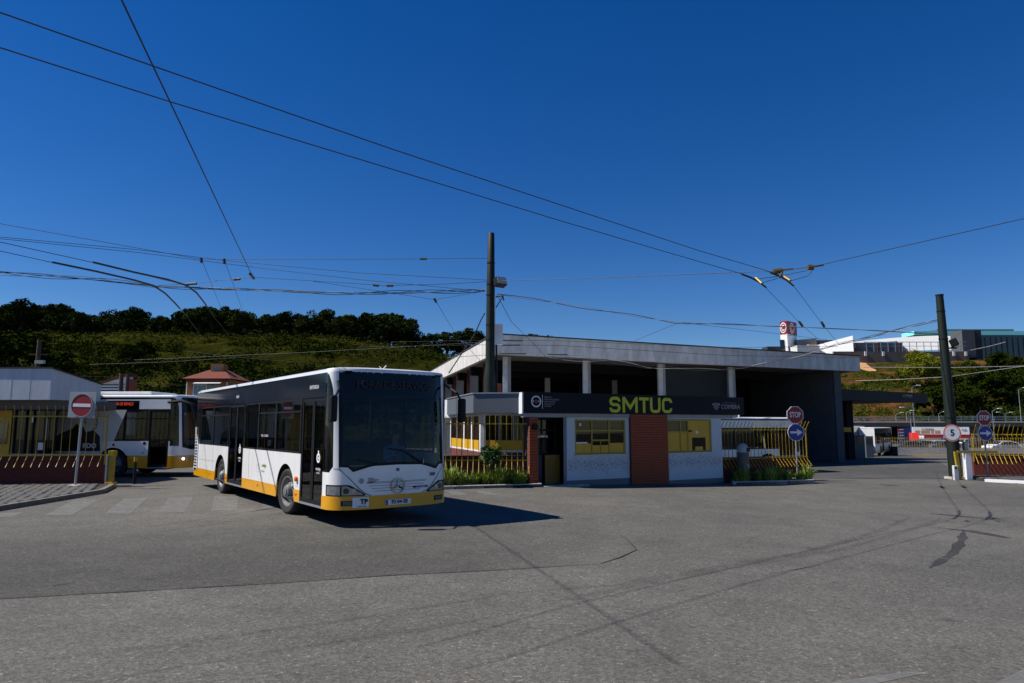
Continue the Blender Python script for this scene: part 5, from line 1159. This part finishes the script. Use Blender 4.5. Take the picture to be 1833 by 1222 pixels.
wire('trolley_wire', 'lower trolley wire with curved rail at the left edge', zz([(-150, 418), (0, 449), (95, 470), (200, 492), (265, 509), (290, 520), (308, 536), (322, 552), (336, 568), (360, 600)], TW), .0075, seg=4, extra=[('curve_rail', zz([(93, 469), (170, 485), (240, 501), (275, 511), (296, 525), (312, 541), (322, 552)], TW), .024, 'wire')])
PD = CP.y
wire('span_wire', 'highest span wire from the left edge to the green pole', dd_([(-150, 375, 21), (0, 400, 22), (360, 464, PD), (560, 464.5, PD), (758, 463, PD), (873, 462, PD)]), .009, seg=4, extra=[('insulator', dd_([(752, 463, PD), (764, 463, PD)]), .045, 'wire'), ('insulator', dd_([(360, 462, PD), (361, 470, PD)]), .05, 'wire')])
wire('span_wire', 'second span wire from the left edge meeting the green pole by the floodlight', dd_([(-150, 408, 19), (0, 424, 20), (250, 447, 23), (401, 466, PD), (640, 488, PD), (872, 501, PD)]), .009, seg=4, extra=[('insulator', dd_([(401, 463, PD), (402, 472, PD)]), .05, 'wire')])
wire('span_wire', 'third span wire from the left edge running below the second', dd_([(-150, 410, 19), (0, 427, 20), (250, 452, 23), (453, 478, PD), (640, 500, PD), (868, 521, PD)]), .009, seg=4)
wire('hanger_wire', 'left thin hanger wire slanting down to the hill trees', dd_([(361, 464, PD), (400, 562, 60)]), .009, seg=3)
wire('hanger_wire', 'right thin hanger wire slanting down to the hill trees', dd_([(402, 466, PD), (438, 566, 60)]), .009, seg=3)
def twisted(name, label, pts, n=3, r=.011, amp=.035, m='wire_light'):
    t = thing(name, label, 'cable', (0, 0, 0)); pts = [Vector(p) for p in pts]
    for k in range(n):
        P = []; s = 0
        for a, b in zip(pts, pts[1:]):
            L = (b - a).length; c = max(4, int(L / .35))
            for i in range(c):
                q = a.lerp(b, i / c); ph = s * 1.4 + k * 6.283 / n; P.append(q + Vector((.3 * math.cos(ph), .2, math.sin(ph))) * amp * (1 + .8 * math.sin(s * .31 + k))); s += L / c
        P.append(pts[-1]); MB().tube(P, r, 4).build('strand', ('wire', m, 'wire')[k % 3], t)
    return t
twisted('feeder_cable', 'bundle of loose feeder cables from the left edge to the green pole', dd_([(-150, 468, 21), (0, 487, 22), (180, 501, 24), (270, 511, PD), (400, 517, PD), (560, 523, PD), (700, 524, PD), (790, 522, PD), (870, 519, PD)]), 4, .011, .05)
wire('span_wire', 'span wire with insulators running level into the green pole below the floodlight', dd_([(270, 512, PD - .3), (330, 508, PD), (453, 496, PD), (570, 503, PD), (690, 511, PD), (800, 508, PD), (872, 504, PD)]), .01, seg=3, extra=[('insulator', dd_([(668, 510, PD), (678, 511, PD)]), .05, 'wire'), ('insulator', dd_([(692, 511, PD), (704, 511, PD)]), .05, 'wire'), ('insulator', dd_([(418, 500, PD), (430, 499, PD)]), .05, 'wire'), ('insulator', dd_([(335, 508, PD), (352, 507, PD)]), .05, 'wire')])
wire('span_wire', 'v-shaped span wire with a drop wire left of the green pole', dd_([(560, 503, PD), (640, 515, PD), (700, 524, PD), (778, 536, PD), (868, 521, PD)]), .008, seg=3, extra=[('drop_wire', dd_([(778, 536, PD), (784, 545, PD), (812, 592, 40)]), .01, 'wire'), ('insulator', dd_([(777, 534, PD), (781, 541, PD)]), .05, 'wire')])
wire('span_wire', 'span wire from the green pole through the trolley bend to the right edge', dd_([(884, 503, PD), (1080, 497, 21), (1300, 488, 18), (1395, 485, 16.6), (1455, 477, 16.2), (1640, 435, 15.4), (1833, 391, 14.8), (1950, 362, 14.4)]), .009, seg=3,
     extra=[('hanger', dd_([(1385, 486, 16.6), (1400, 484, 16.6)]), .07, 'bronze'), ('hanger_arm', dd_([(1400, 483, 16.6), (1420, 481, 16.6)]), .025, 'bronze'), ('hanger', dd_([(1446, 478, 16.2), (1456, 479, 16.2)]), .07, 'bronze'), ('hanger_arm', dd_([(1456, 477, 16.2), (1474, 474, 16.2)]), .025, 'bronze'),
            ('bridle', dd_([(1358, 499, 16.3), (1395, 494, 16.4), (1445, 484, 16.2)]), .008, 'wire'), ('bridle', dd_([(1364, 506, 16.0), (1392, 498, 16.3)]), .008, 'wire'), ('bridle', dd_([(1417, 502, 16.0), (1445, 494, 16.1), (1453, 486, 16.2)]), .009, 'bronze'), ('yoke', dd_([(1353, 497, 16.2), (1364, 507, 16.0)]), .03, 'bronze'), ('yoke', dd_([(1404, 495, 16.2), (1415, 502, 16.0)]), .03, 'bronze'), ('yoke', dd_([(1400, 488, 16.5), (1396, 496, 16.3)]), .03, 'bronze')])
RPY = RPp.y
twisted('feeder_cable', 'twisted feeder cable sagging from the green pole to the right pole', dd_([(890, 526, PD), (960, 536, 25), (1080, 556, 26), (1210, 577, 27), (1400, 584, 28), (1540, 590, 28.5), (1683, 598, RPY)]), 2, .012, .025)
twisted('feeder_cable', 'twisted feeder cable from the right pole down towards the hall roof edge', dd_([(1683, 571, RPY), (1630, 584, 29.4), (1560, 602, 30.6), (1500, 616, 31.6), (1440, 634, 33), (1345, 655, 34.5)]), 3, .012, .03)
wire('guy_wire', 'thin wire from the twisted feeder down to the hall roof', dd_([(1216, 577, 27), (1135, 610, 33)]), .008, seg=3)
wire('guy_wire', 'thin wire dropping right from the green pole over the roof fascia', dd_([(890, 528, PD), (915, 575, PD), (965, 625, 28), (978, 640, 29)]), .009, seg=3)
wire('conduit_pipe', 'bent conduit leaving the green pole down to the left over the roof edge', dd_([(868, 560, PD), (862, 570, PD), (850, 597, PD), (803, 668, PD)]), .022, seg=2, cat='pipe')
wire('guy_wire', 'faint wire from the twisted feeder to the tower with the red sign', dd_([(1220, 577, 27), (1400, 598, 30), (1480, 608, 31)]), .007, seg=3)
wire('trolley_wire', 'trolley wire crossing the hall fascia near its top left', dd_([(700, 612, 29.5), (850, 609, 29.5), (1000, 609.5, 29.8), (1300, 622, 33), (1500, 620, 36)]), .009, 'wire', seg=3, extra=[('rail', dd_([(897, 609, 29.6), (935, 609.5, 29.6)]), .03, 'wire')])
wire('trolley_wire', 'trolley wire crossing the hall fascia at mid height', dd_([(640, 621, 29.5), (850, 617, 29.5), (1000, 618, 29.8), (1300, 636, 33), (1540, 640, 38)]), .009, 'wire', seg=3, extra=[('rail', dd_([(897, 617.5, 29.6), (931, 617.5, 29.6)]), .03, 'wire')])
wire('trolley_wire', 'trolley wire running along the lower edge of the hall fascia', dd_([(800, 640, 29), (900, 633, 29.4), (1060, 637, 30), (1200, 650, 31), (1330, 654, 33)]), .011, 'wire_light', seg=3, extra=[('rail', dd_([(893, 632.5, 29.4), (942, 633, 29.4)]), .03, 'wire'), ('rail', dd_([(980, 634, 29.7), (1016, 634.5, 29.8)]), .025, 'wire')])
twisted('feeder_cable', 'loose cable bundle under the hall fascia', dd_([(960, 639, 29.6), (1090, 645, 30), (1160, 658, 30.5), (1200, 657, 31), (1290, 662, 32), (1340, 657, 33)]), 3, .011, .05)
wire('span_wire', 'pale wire crossing the right hill above the canopy', dd_([(1546, 657, 40), (1690, 658, 38), (1833, 655, 36), (1950, 650, 35)]), .016, 'wire_light', seg=3)
wire('span_wire', 'lower pale wire rising to the right edge across the right hill', dd_([(1512, 682, 44), (1610, 679, 42), (1700, 674, 39), (1833, 655, 34), (1950, 640, 32)]), .014, 'wire_light', seg=3)
wire('span_wire', 'short bright wire beside the right pole floodlight', dd_([(1730, 628, 29), (1770, 620, 28.6), (1800, 612, 28)]), .010, 'wire_light', seg=3)
for i, (a, b) in enumerate((((160, 652, 70), (420, 640, 70)), ((240, 644, 72), (870, 612, 60)), ((0, 668, 66), (330, 676, 72)), ((180, 684, 60), (420, 690, 64)), ((330, 628, 74), (560, 650, 74)))): wire('line_wire', ORD[i] + ' faint utility wire from the top across the left hillside', dd_([a, tuple((x + y) / 2 + (2 if k == 1 else 0) for k, (x, y) in enumerate(zip(a, b))), b]), .012, 'wire', seg=4)
for lab, u, v0, v1, Y in (('dark wooden utility pole above the white hut roof', 71, 608, 720, 62), ('dark utility pole beside the small white house', 218, 668, 740, 60), ('slim dark utility pole right of the small white house', 229, 672, 740, 66)):
    p = D(u, v0, Y); zb_ = -1; t = thing('utility_pole', lab, 'pole', (p.x, p.y, g(p.x, p.y))); H_ = p.z - g(p.x, p.y)
    MB().lathe([(.22, 0), (.17, H_), (.001, H_ + .01)], n=10).build('shaft', 'bark', t); 
    if u == 71: MB().box((-.1, -.3, H_ - 2.2), (.7, .0, H_ - 1.9)).build('street_lamp', 'bin_dome', t); MB().box((-.9, -.06, H_ - 1.4), (.9, .06, H_ - 1.28)).build('crossarm', 'bark', t)

# ================================================================== HOUSES ON THE LEFT
def gable(par, x0, x1, y0, y1, z, h, m, over=.3):
    xm = (x0 + x1) / 2; return MB().slab([(x0 - over, y0 - over, z), (xm, y0 - over, z + h), (xm, y1 + over, z + h), (x0 - over, y1 + over, z)], (0, 0, .15)).slab([(xm, y0 - over, z + h), (x1 + over, y0 - over, z), (x1 + over, y1 + over, z), (xm, y1 + over, z + h)], (0, 0, .15)).build('roof', m, par)
p = D(370, 760, 90); oh = thing('orange_house', 'orange rendered house with a red tiled hip roof behind the bus', 'house', (p.x, p.y, g(p.x, p.y) + 1.75))
z0 = 0; oh.scale = (.9, .9, .96); MB().box((-3.3, 0, -2), (2.9, 7, 7.9)).build('wall', 'orange_wall', oh)
rf = MB(); rf.v = [(-3.8, -.5, 8.0), (3.4, -.5, 8.0), (3.4, 7.5, 8.0), (-3.8, 7.5, 8.0), (-.9, 2.8, 9.5), (.9, 2.8, 9.5), (.9, 4.2, 9.5), (-.9, 4.2, 9.5)]; rf.f = [(0, 1, 5, 4), (1, 2, 6, 5), (2, 3, 7, 6), (3, 0, 4, 7), (4, 5, 6, 7), (3, 2, 1, 0)]
rf = rf.build('roof', 'roof_tile', oh); MB().box((-.7, 1.9, 9.0), (1.2, 3.4, 10.2)).build('dormer', 'orange_wall', rf); MB().box((-.45, 1.88, 9.35), (.95, 1.899, 9.8)).build('dormer_pane', 'teal_glass', rf)
MB().box((-3.3, -.25, 7.55), (2.9, -.001, 7.9)).build('eaves_band', 'roof_tile', oh); MB().box((-3.3, -.08, 5.1), (2.9, -.001, 5.35)).build('floor_band', 'roof_tile', oh)
for x0, x1, zz0, zz1, n in ((-2.15, -.35, 5.6, 7.1, 3), (-.15, 1.75, 6.3, 7.1, 1), (-2.1, -.8, 3.8, 4.8, 2), (-.1, 1.6, 3.8, 4.8, 2)):
    w = MB().box((x0 - .08, -.10, zz0 - .08), (x1 + .08, -.002, zz1 + .08)).build('window', 'sign_white' if n > 1 else 'orange_wall', oh)
    for k in range(n): a = x0 + (x1 - x0) * k / n + .03; MB().box((a, -.13, zz0), (a + (x1 - x0) / n - .06, -.102, zz1)).build('pane', 'teal_glass', w)
MB().slab([(-1.9, -.002, 7.5), (2.0, -.002, 7.5), (2.0, -1.0, 7.25), (-1.9, -1.0, 7.25)], (0, 0, .06)).build('awning', 'pale', oh); MB().box((-2.45, -.9, 5.15), (.0, -.09, 5.5)).build('balcony', 'pale', oh)
for x in (-3.15, 2.7): MB().tube([(x, -.12, 3), (x, -.12, 7.6)], .07, 6).build('downpipe', 'sign_white', oh)
p = D(186, 760, 72); wh = thing('white_house', 'small white house with a red roof edge behind the no-entry sign', 'house', (p.x, p.y, g(p.x, p.y) + 1.8))
MB().prism([(-2.2, 0), (2.0, 0), (2.0, 1.3), (-2.2, 1.3)], -2, 5.2, [4.9, 6.2, 6.2, 4.9]).build('wall', 'sign_white', wh); MB().slab([(-2.6, -.4, 4.78), (2.35, -.4, 6.35), (2.35, 1.5, 6.35), (-2.6, 1.5, 4.78)], (0, 0, .18)).build('roof', 'roof_tile', wh); MB().box((2.001, -.1, -2), (2.5, 1.2, 5.9)).build('side_wall', 'brick', wh)
for k in range(6): MB().box((-.9, -.05, 3.75 + k * .3), (1.9, -.001, 3.86 + k * .3)).build('louvre', 'black_trim', wh)
MB().box((-1.5, -1.2, -2), (3.3, -.051, 3.5)).build('porch', 'pale', wh)

# ================================================================== RIGHT BACKGROUND
# viaduct
va = thing('viaduct', 'elevated road with railing crossing below the right hill', 'bridge', (0, 0, 0)); v0, v1 = D(1380, 760, 128), D(2300, 760, 118)
wall_run(va, v0, v1, 1.6, 2.3, 9, 'dark_wall', 'deck'); wall_run(va, v0, v1, 2.31, 2.55, .25, 'concrete', 'parapet')
for z in (2.8, 3.1, 3.35): wall_run(va, v0 + Vector((0, .1, 0)), v1 + Vector((0, .1, 0)), z, z + .07, .05, 'galvanised', 'rail')
for k in range(46): p = v0.lerp(v1, k / 46); MB().box((p.x - .04, p.y + .1, 2.55), (p.x + .04, p.y + .16, 3.45)).build('rail_post', 'galvanised', va)
for k in range(5): p = v0.lerp(v1, .05 + k * .13); MB().box((p.x - .6, p.y + 2, -2.5), (p.x + .6, p.y + 7, 1.6)).build('pier', 'concrete', va)
eb = thing('retaining_wall', 'dark retaining wall in the shade under the elevated road', 'wall', (0, 0, 0)); wall_run(eb, v0 + Vector((0, 8, 0)), v1 + Vector((0, 8, 0)), -3, 1.7, .4, 'dark_wall', 'wall')
# lot boundary: kerb, low wall, fence
lw = thing('low_wall', 'low pale concrete wall with a yellow kerb closing the bus yard', 'wall', (0, 0, 0)); l0, l1 = D(1586, 760, 84), D(1990, 760, 80)
wall_run(lw, l0, l1, -2.2, -.85, .3, 'concrete', 'wall'); wall_run(lw, l0 + Vector((2, -1.2, 0)), l1 + Vector((0, -1.2, 0)), -2.2, -1.62, .3, 'panel_yellow', 'yellow_kerb')
fence('far yellow railing on top of the low yard wall', (l0.x, l0.y + .1), (l1.x, l1.y + .1), 90, .45, .3, -.78, -.9, .05, .05, -.02, bend_top=.1, r=.022)
mw = MB().prism([(0, 0), (1.1, 0), (1.1, 1.4), (0, 1.4)], 0, 1.0, [0.1, 1.1, 1.1, .1]); q = D(1587, 760, 80); m_ = mw.build('ramp_block', 'black_trim'); m_.location = (q.x, q.y, -1.7); finish(m_, None, 'dark wedge-shaped block at the end of the low yard wall', 'block')
# parked cars
def car_meshes():
    prof = [(-2.05, .35), (-2.1, .6), (-2.02, .85), (-1.55, .92), (-1.2, 1.05), (-.55, 1.42), (.5, 1.46), (1.25, 1.25), (1.85, .98), (2.05, .8), (2.08, .4), (1.9, .28), (-1.9, .28)]
    b = MB(); n = len(prof); w = lambda z: .86 if z < 1.0 else .86 - (z - 1.0) * .45
    i = b.vs([(x, -w(z), z) for x, z in prof]); j = b.vs([(x, w(z), z) for x, z in prof]); b.f = [tuple(range(i, i + n)), tuple(range(j + n - 1, j - 1, -1))] + [(i + (k + 1) % n, i + k, j + k, j + (k + 1) % n) for k in range(n)]
    gl = MB()
    for s in (-1, 1): gl.poly([(x, s * (w(z) + .012), z) for x, z in ((-1.05, 1.04), (-.5, 1.36), (.48, 1.40), (1.2, 1.2), (1.3, 1.0))])
    gl.poly([(-1.25, -.78, 1.06), (-.60, -.66, 1.42), (-.60, .66, 1.42), (-1.25, .78, 1.06)]); gl.poly([(.55, -.66, 1.47), (1.30, -.72, 1.26), (1.30, .72, 1.26), (.55, .66, 1.47)])
    wh_ = MB().lathe([(.001, 0), (.2, 0), (.31, .0), (.32, .03), (.32, .2)], axis='Y', n=16)
    return b.mesh('body'), gl.mesh('windows'), wh_.mesh('wheel')
cb_, cg_, cw_ = car_meshes(); cg_.materials.append(MATS['dark_glass']); cw_.materials.append(MATS['rubber'])
for k, (u, Y, rz, m, lab) in enumerate(((1582, 94, 10, 'car_silver', 'pale blue-grey car at the left end of the parked row'), (1622, 92, 5, 'car_grey', 'dark grey car parked left of the silver one beyond the yard wall'), (1652, 96, 175, 'car_silver', 'silver car parked beyond the yard wall left of the pole'), (1688, 93, 0, 'car_grey', 'dark car parked behind the round speed sign'), (1745, 95, 8, 'car_blue', 'dark car parked beyond the right railing near the pillar'), (1792, 92, 4, 'car_white', 'white car parked beyond the right railing'), (1842, 94, 0, 'car_silver', 'light car at the right edge beyond the railing'), (1720, 104, 30, 'car_white', 'white car in the second parked row behind the pole'))):
    p = D(u, 760, Y); t = thing('parked_car', lab, 'car', (p.x, p.y, g(p.x, p.y)), R_(rz), 'cars in the far car park'); t.scale = (1.1, 1.1, 1.1); bm_ = cb_.copy(); bm_.materials.append(MATS[m]); obj('body', bm_, t); obj('windows', cg_, t)
    for x in (-1.3, 1.3):
        for s in (-1, 1): obj('wheel', cw_, t, (x, s * .86, .32), math.pi if s > 0 else 0)
# billboard cafe, signs
def bld(name, label, cat, u, Y, z=None, rz=0): p = D(u, 760, Y); return thing(name, label, cat, (p.x, p.y, g(p.x, p.y) if z is None else z), rz)
k_ = 112 / 1222
cf = bld('roadside_kiosk', 'white roadside kiosk with a long billboard and red band', 'building', 1686, 112, None, R_(-16)); zg = -g(50, 112)
def zpx(v, Y): return EYE + (760 - v) / 1222 * Y
def bpx(par, m, name, u0, u1, v0, v1, Y, uo, z0, th=.3, dy=0):
    a, b = (u0 - uo) / 1222 * Y, (u1 - uo) / 1222 * Y; return MB().box((a, dy, zpx(v1, Y) - z0), (b, dy + th, zpx(v0, Y) - z0)).build(name, m, par)
def B(m, name, *a, **k): return bpx(cf, m, name, *a, 112, 1686, cf.location.z, **k)
bb = B('sign_white', 'billboard', 1639, 1728, 764, 777, th=.3)
for a, b in ((1643, 1650), (1652, 1666), (1668, 1672), (1674, 1682)): bpx(bb, 'tan_earth', 'poster', a, b, 770, 775, 112, 1686, cf.location.z, .02, -.03)
text('billboard_lettering', 'La Bodega', .42, 'slate', bb, ((1663 - 1686) * k_, -.05, zpx(767, 112) - cf.location.z), ext=.01); text('billboard_lettering', 'NA', .5, 'slate', bb, ((1720 - 1686) * k_, -.05, zpx(769, 112) - cf.location.z), ext=.01)
rb_ = B('sign_red', 'red_band', 1640, 1728, 777, 784, th=.4, dy=-.1); bpx(rb_, 'sign_blue', 'parking_sign', 1682, 1692, 780, 786, 112, 1686, cf.location.z, .05, -.2)
text('parking_lettering', 'P', .5, 'sign_white', rb_, ((1687 - 1686) * k_, -.23, zpx(783, 112) - cf.location.z), ext=.01)
B('pale', 'wall', 1652, 1728, 784, 805, th=3, dy=.2); B('sign_white', 'counter', 1652, 1700, 787, 793, th=.5, dy=-.4)
rs = bld('red_sign_board', 'plain bright red square board beside the billboard kiosk', 'sign', 1635, 108, None, R_(-38)); bpx(rs, 'bright_red', 'board', 1627, 1642, 774, 792, 108, 1635, rs.location.z, .15); bpx(rs, 'galvanised', 'post', 1634, 1636, 792, 803, 108, 1635, rs.location.z, .1, .02)
ws = bld('white_sign_board', 'plain white board next to the red square board', 'sign', 1648, 108, None, R_(-38)); bpx(ws, 'sign_white', 'board', 1643, 1652, 779, 792, 108, 1648, ws.location.z, .15); bpx(ws, 'galvanised', 'post', 1647, 1649, 792, 803, 108, 1648, ws.location.z, .1, .02)
ps = bld('price_pylon', 'blue pylon sign with rows of white lettering', 'sign', 1616, 110); pb = bpx(ps, 'sign_blue', 'board', 1612, 1630, 766, 788, 110, 1616, ps.location.z, .2)
for k in range(4): q = bpx(ps, 'slate' if k else 'sign_red', 'slat', 1606, 1617, 767 + k * 5, 771 + k * 5, 110, 1616, ps.location.z, .2, -.25); bpx(q, 'sign_white', 'print', 1608, 1615, 768 + k * 5, 769.4 + k * 5, 110, 1616, ps.location.z, .02, -.28)
bpx(ps, 'galvanised', 'post', 1611, 1613, 787, 803, 110, 1616, ps.location.z, .15)
ts = bld('small_road_sign', 'small white rectangular road sign on a post left of the pylon', 'sign', 1589, 98); bpx(ts, 'sign_white', 'board', 1585, 1593, 770, 778, 98, 1589, ts.location.z, .06); bpx(ts, 'black_trim', 'mark', 1588.5, 1589.5, 772, 777, 98, 1589, ts.location.z, .02, -.03); bpx(ts, 'galvanised', 'post', 1588.5, 1589.5, 778, 800, 98, 1589, ts.location.z, .06)
bs = bld('bus_sign', 'small blue sign board behind the right railing', 'sign', 1740, 100); bpx(bs, 'sign_blue', 'board', 1736, 1744, 779, 787, 100, 1740, bs.location.z, .06); bpx(bs, 'sign_white', 'mark', 1739, 1741, 781, 785, 100, 1740, bs.location.z, .02, -.03); bpx(bs, 'galvanised', 'post', 1739.5, 1740.5, 787, 806, 100, 1740, bs.location.z, .06)
# street lamps
for lab, u, vt, vb, Y, arms in (('tall thin street lamp mast rising behind the canopy', 1632, 693, 800, 118, 1), ('street lamp with two heads left of the billboard', 1629, 733, 800, 104, -1), ('small street lamp on the elevated road behind the canopy', 1603, 742, 752, 126, 1), ('small street lamp on the elevated road left of the right pole', 1680, 740, 750, 126, 1), ('street lamp above the second stop sign', 1776, 735, 800, 106, 1), ('triple-headed street lamp at the right above the railing', 1799, 741, 752, 126, 2), ('tall street lamp at the right edge on the elevated road', 1823, 697, 750, 122, 1), ('tall street lamp mast just outside the yard at the right edge', 1826, 700, 752, 124, 1), ('small street lamp behind the canopy post', 1622, 738, 750, 125, 1)):
    if lab.startswith('tall street lamp mast just'): continue
    p = D(u, vt, Y); zb_ = zpx(vb, Y) if vb < 760 else g(p.x, p.y); zb_ = min(zb_, 2.4) if vb < 760 else zb_; t = thing('street_lamp', lab, 'street lamp', (p.x, p.y, zb_), 0, 'street lamps along the far road'); H_ = p.z - zb_
    MB().lathe([(.07, 0), (.04, H_)], n=8).build('post', 'galvanised', t)
    for s in ((1,) if arms == 1 else (-1,) if arms == -1 else (-1, 1)):
        MB().tube([(0, 0, H_ - .1), (s * .5, 0, H_ + .25), (s * 1.0, 0, H_ + .35)], .035, 6).build('arm', 'galvanised', t); MB().box((s * 1.2 - .32, -.12, H_ + .30), (s * 1.2 + .32, .12, H_ + .41)).build('lamp_head', 'sign_white', t, bevel=.03)
# shopping centre on the hill
def far(par, m, name, u0, u1, v0, v1, Y, th=6, slopev=0, dY=0):
    a, b = D(u0, 760, Y + dY), D(u1, 760, Y - dY); zt, zb_ = zpx(v0, Y), zpx(v1, Y); return MB().prism([(a.x, a.y), (b.x, b.y), (b.x, Y + th + dY), (a.x, Y + th + dY)], zb_, zt, [zt, zt + slopev, zt + slopev, zt]).build(name, m, par)
tw = thing('sign_tower', 'white tower topped with a red cube bearing C rings', 'tower', (0, 0, 0)); Yt = 250; c = D(1417, 760, Yt); e0, e1 = D(1404.5, 760, Yt + 3), D(1434, 760, Yt + 5.5); bk_ = D(1421, 760, Yt + 9)
tp_ = [(e0.x, e0.y), (c.x, c.y), (e1.x, e1.y), (bk_.x, bk_.y)]; MB().prism(tp_, zpx(640, Yt), zpx(597, Yt)).build('shaft', 'sign_white', tw); cube = MB().prism([(q[0] + (q[0] - c.x) * .03, q[1] - .03) for q in tp_], zpx(597, Yt) + .02, zpx(573, Yt)).build('sign_cube', 'sign_red', tw)
for (p, q), rr in (((Vector((*tp_[0], 0)), Vector((*tp_[1], 0))), 2.0), ((Vector((*tp_[1], 0)), Vector((*tp_[2], 0))), 2.0)):
    d = (q - p); L = d.length; d.normalize(); n = Vector((d.y, -d.x, 0)); ctr = (p + q) / 2 + n * .15; ctr.z = zpx(585, Yt); el = min(1.0, L * .46 / rr)
    for r0, r1, a0, a1 in ((2.0, 1.6, 0, 6.283), (1.15, .75, .7, 5.6)):
        mb = MB(); N_ = 26; W = []
        for k in range(N_ + 1):
            t = a0 + (a1 - a0) * k / N_
            for r in (r0, r1): W.append(ctr + d * math.cos(t) * r * el + Vector((0, 0, math.sin(t) * r)))
        mb.v = [tuple(w) for w in W]; mb.f = [(2 * k, 2 * k + 1, 2 * k + 3, 2 * k + 2) for k in range(N_)]; mb.build('emblem_ring', 'sign_white', cube)
far(tw, 'dark_glass', 'opening', 1406, 1414, 607, 632, Yt - .3 + .0, .2).location.y = 1.3
sm = thing('shopping_centre', 'white shopping centre with turquoise roof slab on the right hill', 'building', (0, 0, 0)); 
far(sm, 'pale', 'wing', 1434, 1475, 618, 640, 244); far(sm, 'dark_wall', 'roof_storey', 1380, 1404, 620, 640, 256); far(sm, 'slate', 'roof_storey', 1434, 1470, 608, 619, 252, 5, .6); far(sm, 'tan_earth', 'roof_storey', 1455, 1470, 616, 622, 249); far(sm, 'dark_wall', 'roof_storey', 1470, 1510, 608.5, 618, 253)
far(sm, 'sign_white', 'wing', 1462, 1536, 616, 645, 242, 6, 2.2, 7); 
q = far(sm, 'slate', 'glazed_band', 1536, 1625, 613, 634, 240); 
for k in range(5): far(q, 'roof_tile', 'mullion', 1540 + k * 20, 1541.5 + k * 20, 613, 632, 239.8, .2)
# curved white parapet
mb = MB(); N_ = 16
for k in range(N_ + 1):
    t = k / N_; u = 1530 + 230 * t; Yc = 252 - 26 * t; vt = 612 - 12 * math.sin(min(1, t * 1.25) * math.pi * .5) + 4 * max(0, t - .75) * 4; vb = (vt + 6) if t < .40 else (vt + 26)
    P = D(u, 760, Yc); mb.v += [(P.x, P.y, zpx(vb, Yc)), (P.x, P.y, zpx(vt, Yc)), (P.x, P.y + 1.5, zpx(vt, Yc)), (P.x, P.y + 1.5, zpx(vb, Yc))]
mb.f = [(4 * k + i, 4 * k + 4 + i, 4 * k + 4 + (i + 1) % 4, 4 * k + (i + 1) % 4) for k in range(N_) for i in range(4)]; mb.build('curved_parapet', 'sign_white', sm)
far(sm, 'turquoise', 'roof_slab', 1648, 1900, 592, 599, 246, 8); far(sm, 'teal_glass', 'clerestory', 1690, 1736, 599, 608, 247); far(sm, 'grey_wall', 'stair_block', 1735, 1758, 590, 640, 222, 6); far(sm, 'dark_wall', 'stair_block', 1758, 1770, 590, 650, 222.2, 6); far(sm, 'slate', 'roof_plant', 1690, 1830, 588.5, 592, 250, 8)
q = far(sm, 'dark_glass', 'glazed_front', 1770, 1900, 600, 642, 240, 6)
for k in range(9): far(q, 'black_trim', 'mullion', 1776 + k * 10, 1777 + k * 10, 603, 640, 239.8, .15)
rw = thing('retaining_wall', 'brown retaining wall with small white lamps below the shopping centre', 'wall', (0, 0, 0)); far(rw, 'retaining', 'wall', 1500, 1745, 629, 668, 221, 1)
for u in (1558, 1590, 1718, 1740): far(rw, 'sign_white', 'lamp', u - 2, u + 2, 629, 637, 220.7, .25)
for k in range(14): far(rw, 'galvanised', 'rail_post', 1560 + k * 13, 1560.8 + k * 13, 612, 630, 221.5, .15)
far(rw, 'galvanised', 'rail', 1556, 1742, 611.5, 612.5, 221.6, .15); far(rw, 'galvanised', 'rail', 1556, 1742, 619, 619.7, 221.6, .1)
te = thing('earth_bank', 'bare orange earth bank under the retaining wall', 'earth bank', (0, 0, 0)); a_, b_ = D(1540, 760, 214), D(1602, 760, 214); MB().slab([(a_.x, 206, zpx(664, 206)), (b_.x, 206, zpx(666, 206)), (b_.x - 2, 222, zpx(650, 222)), (a_.x, 222, zpx(646, 222))], (0, 0, -4)).build('earth', 'tan_earth', te)
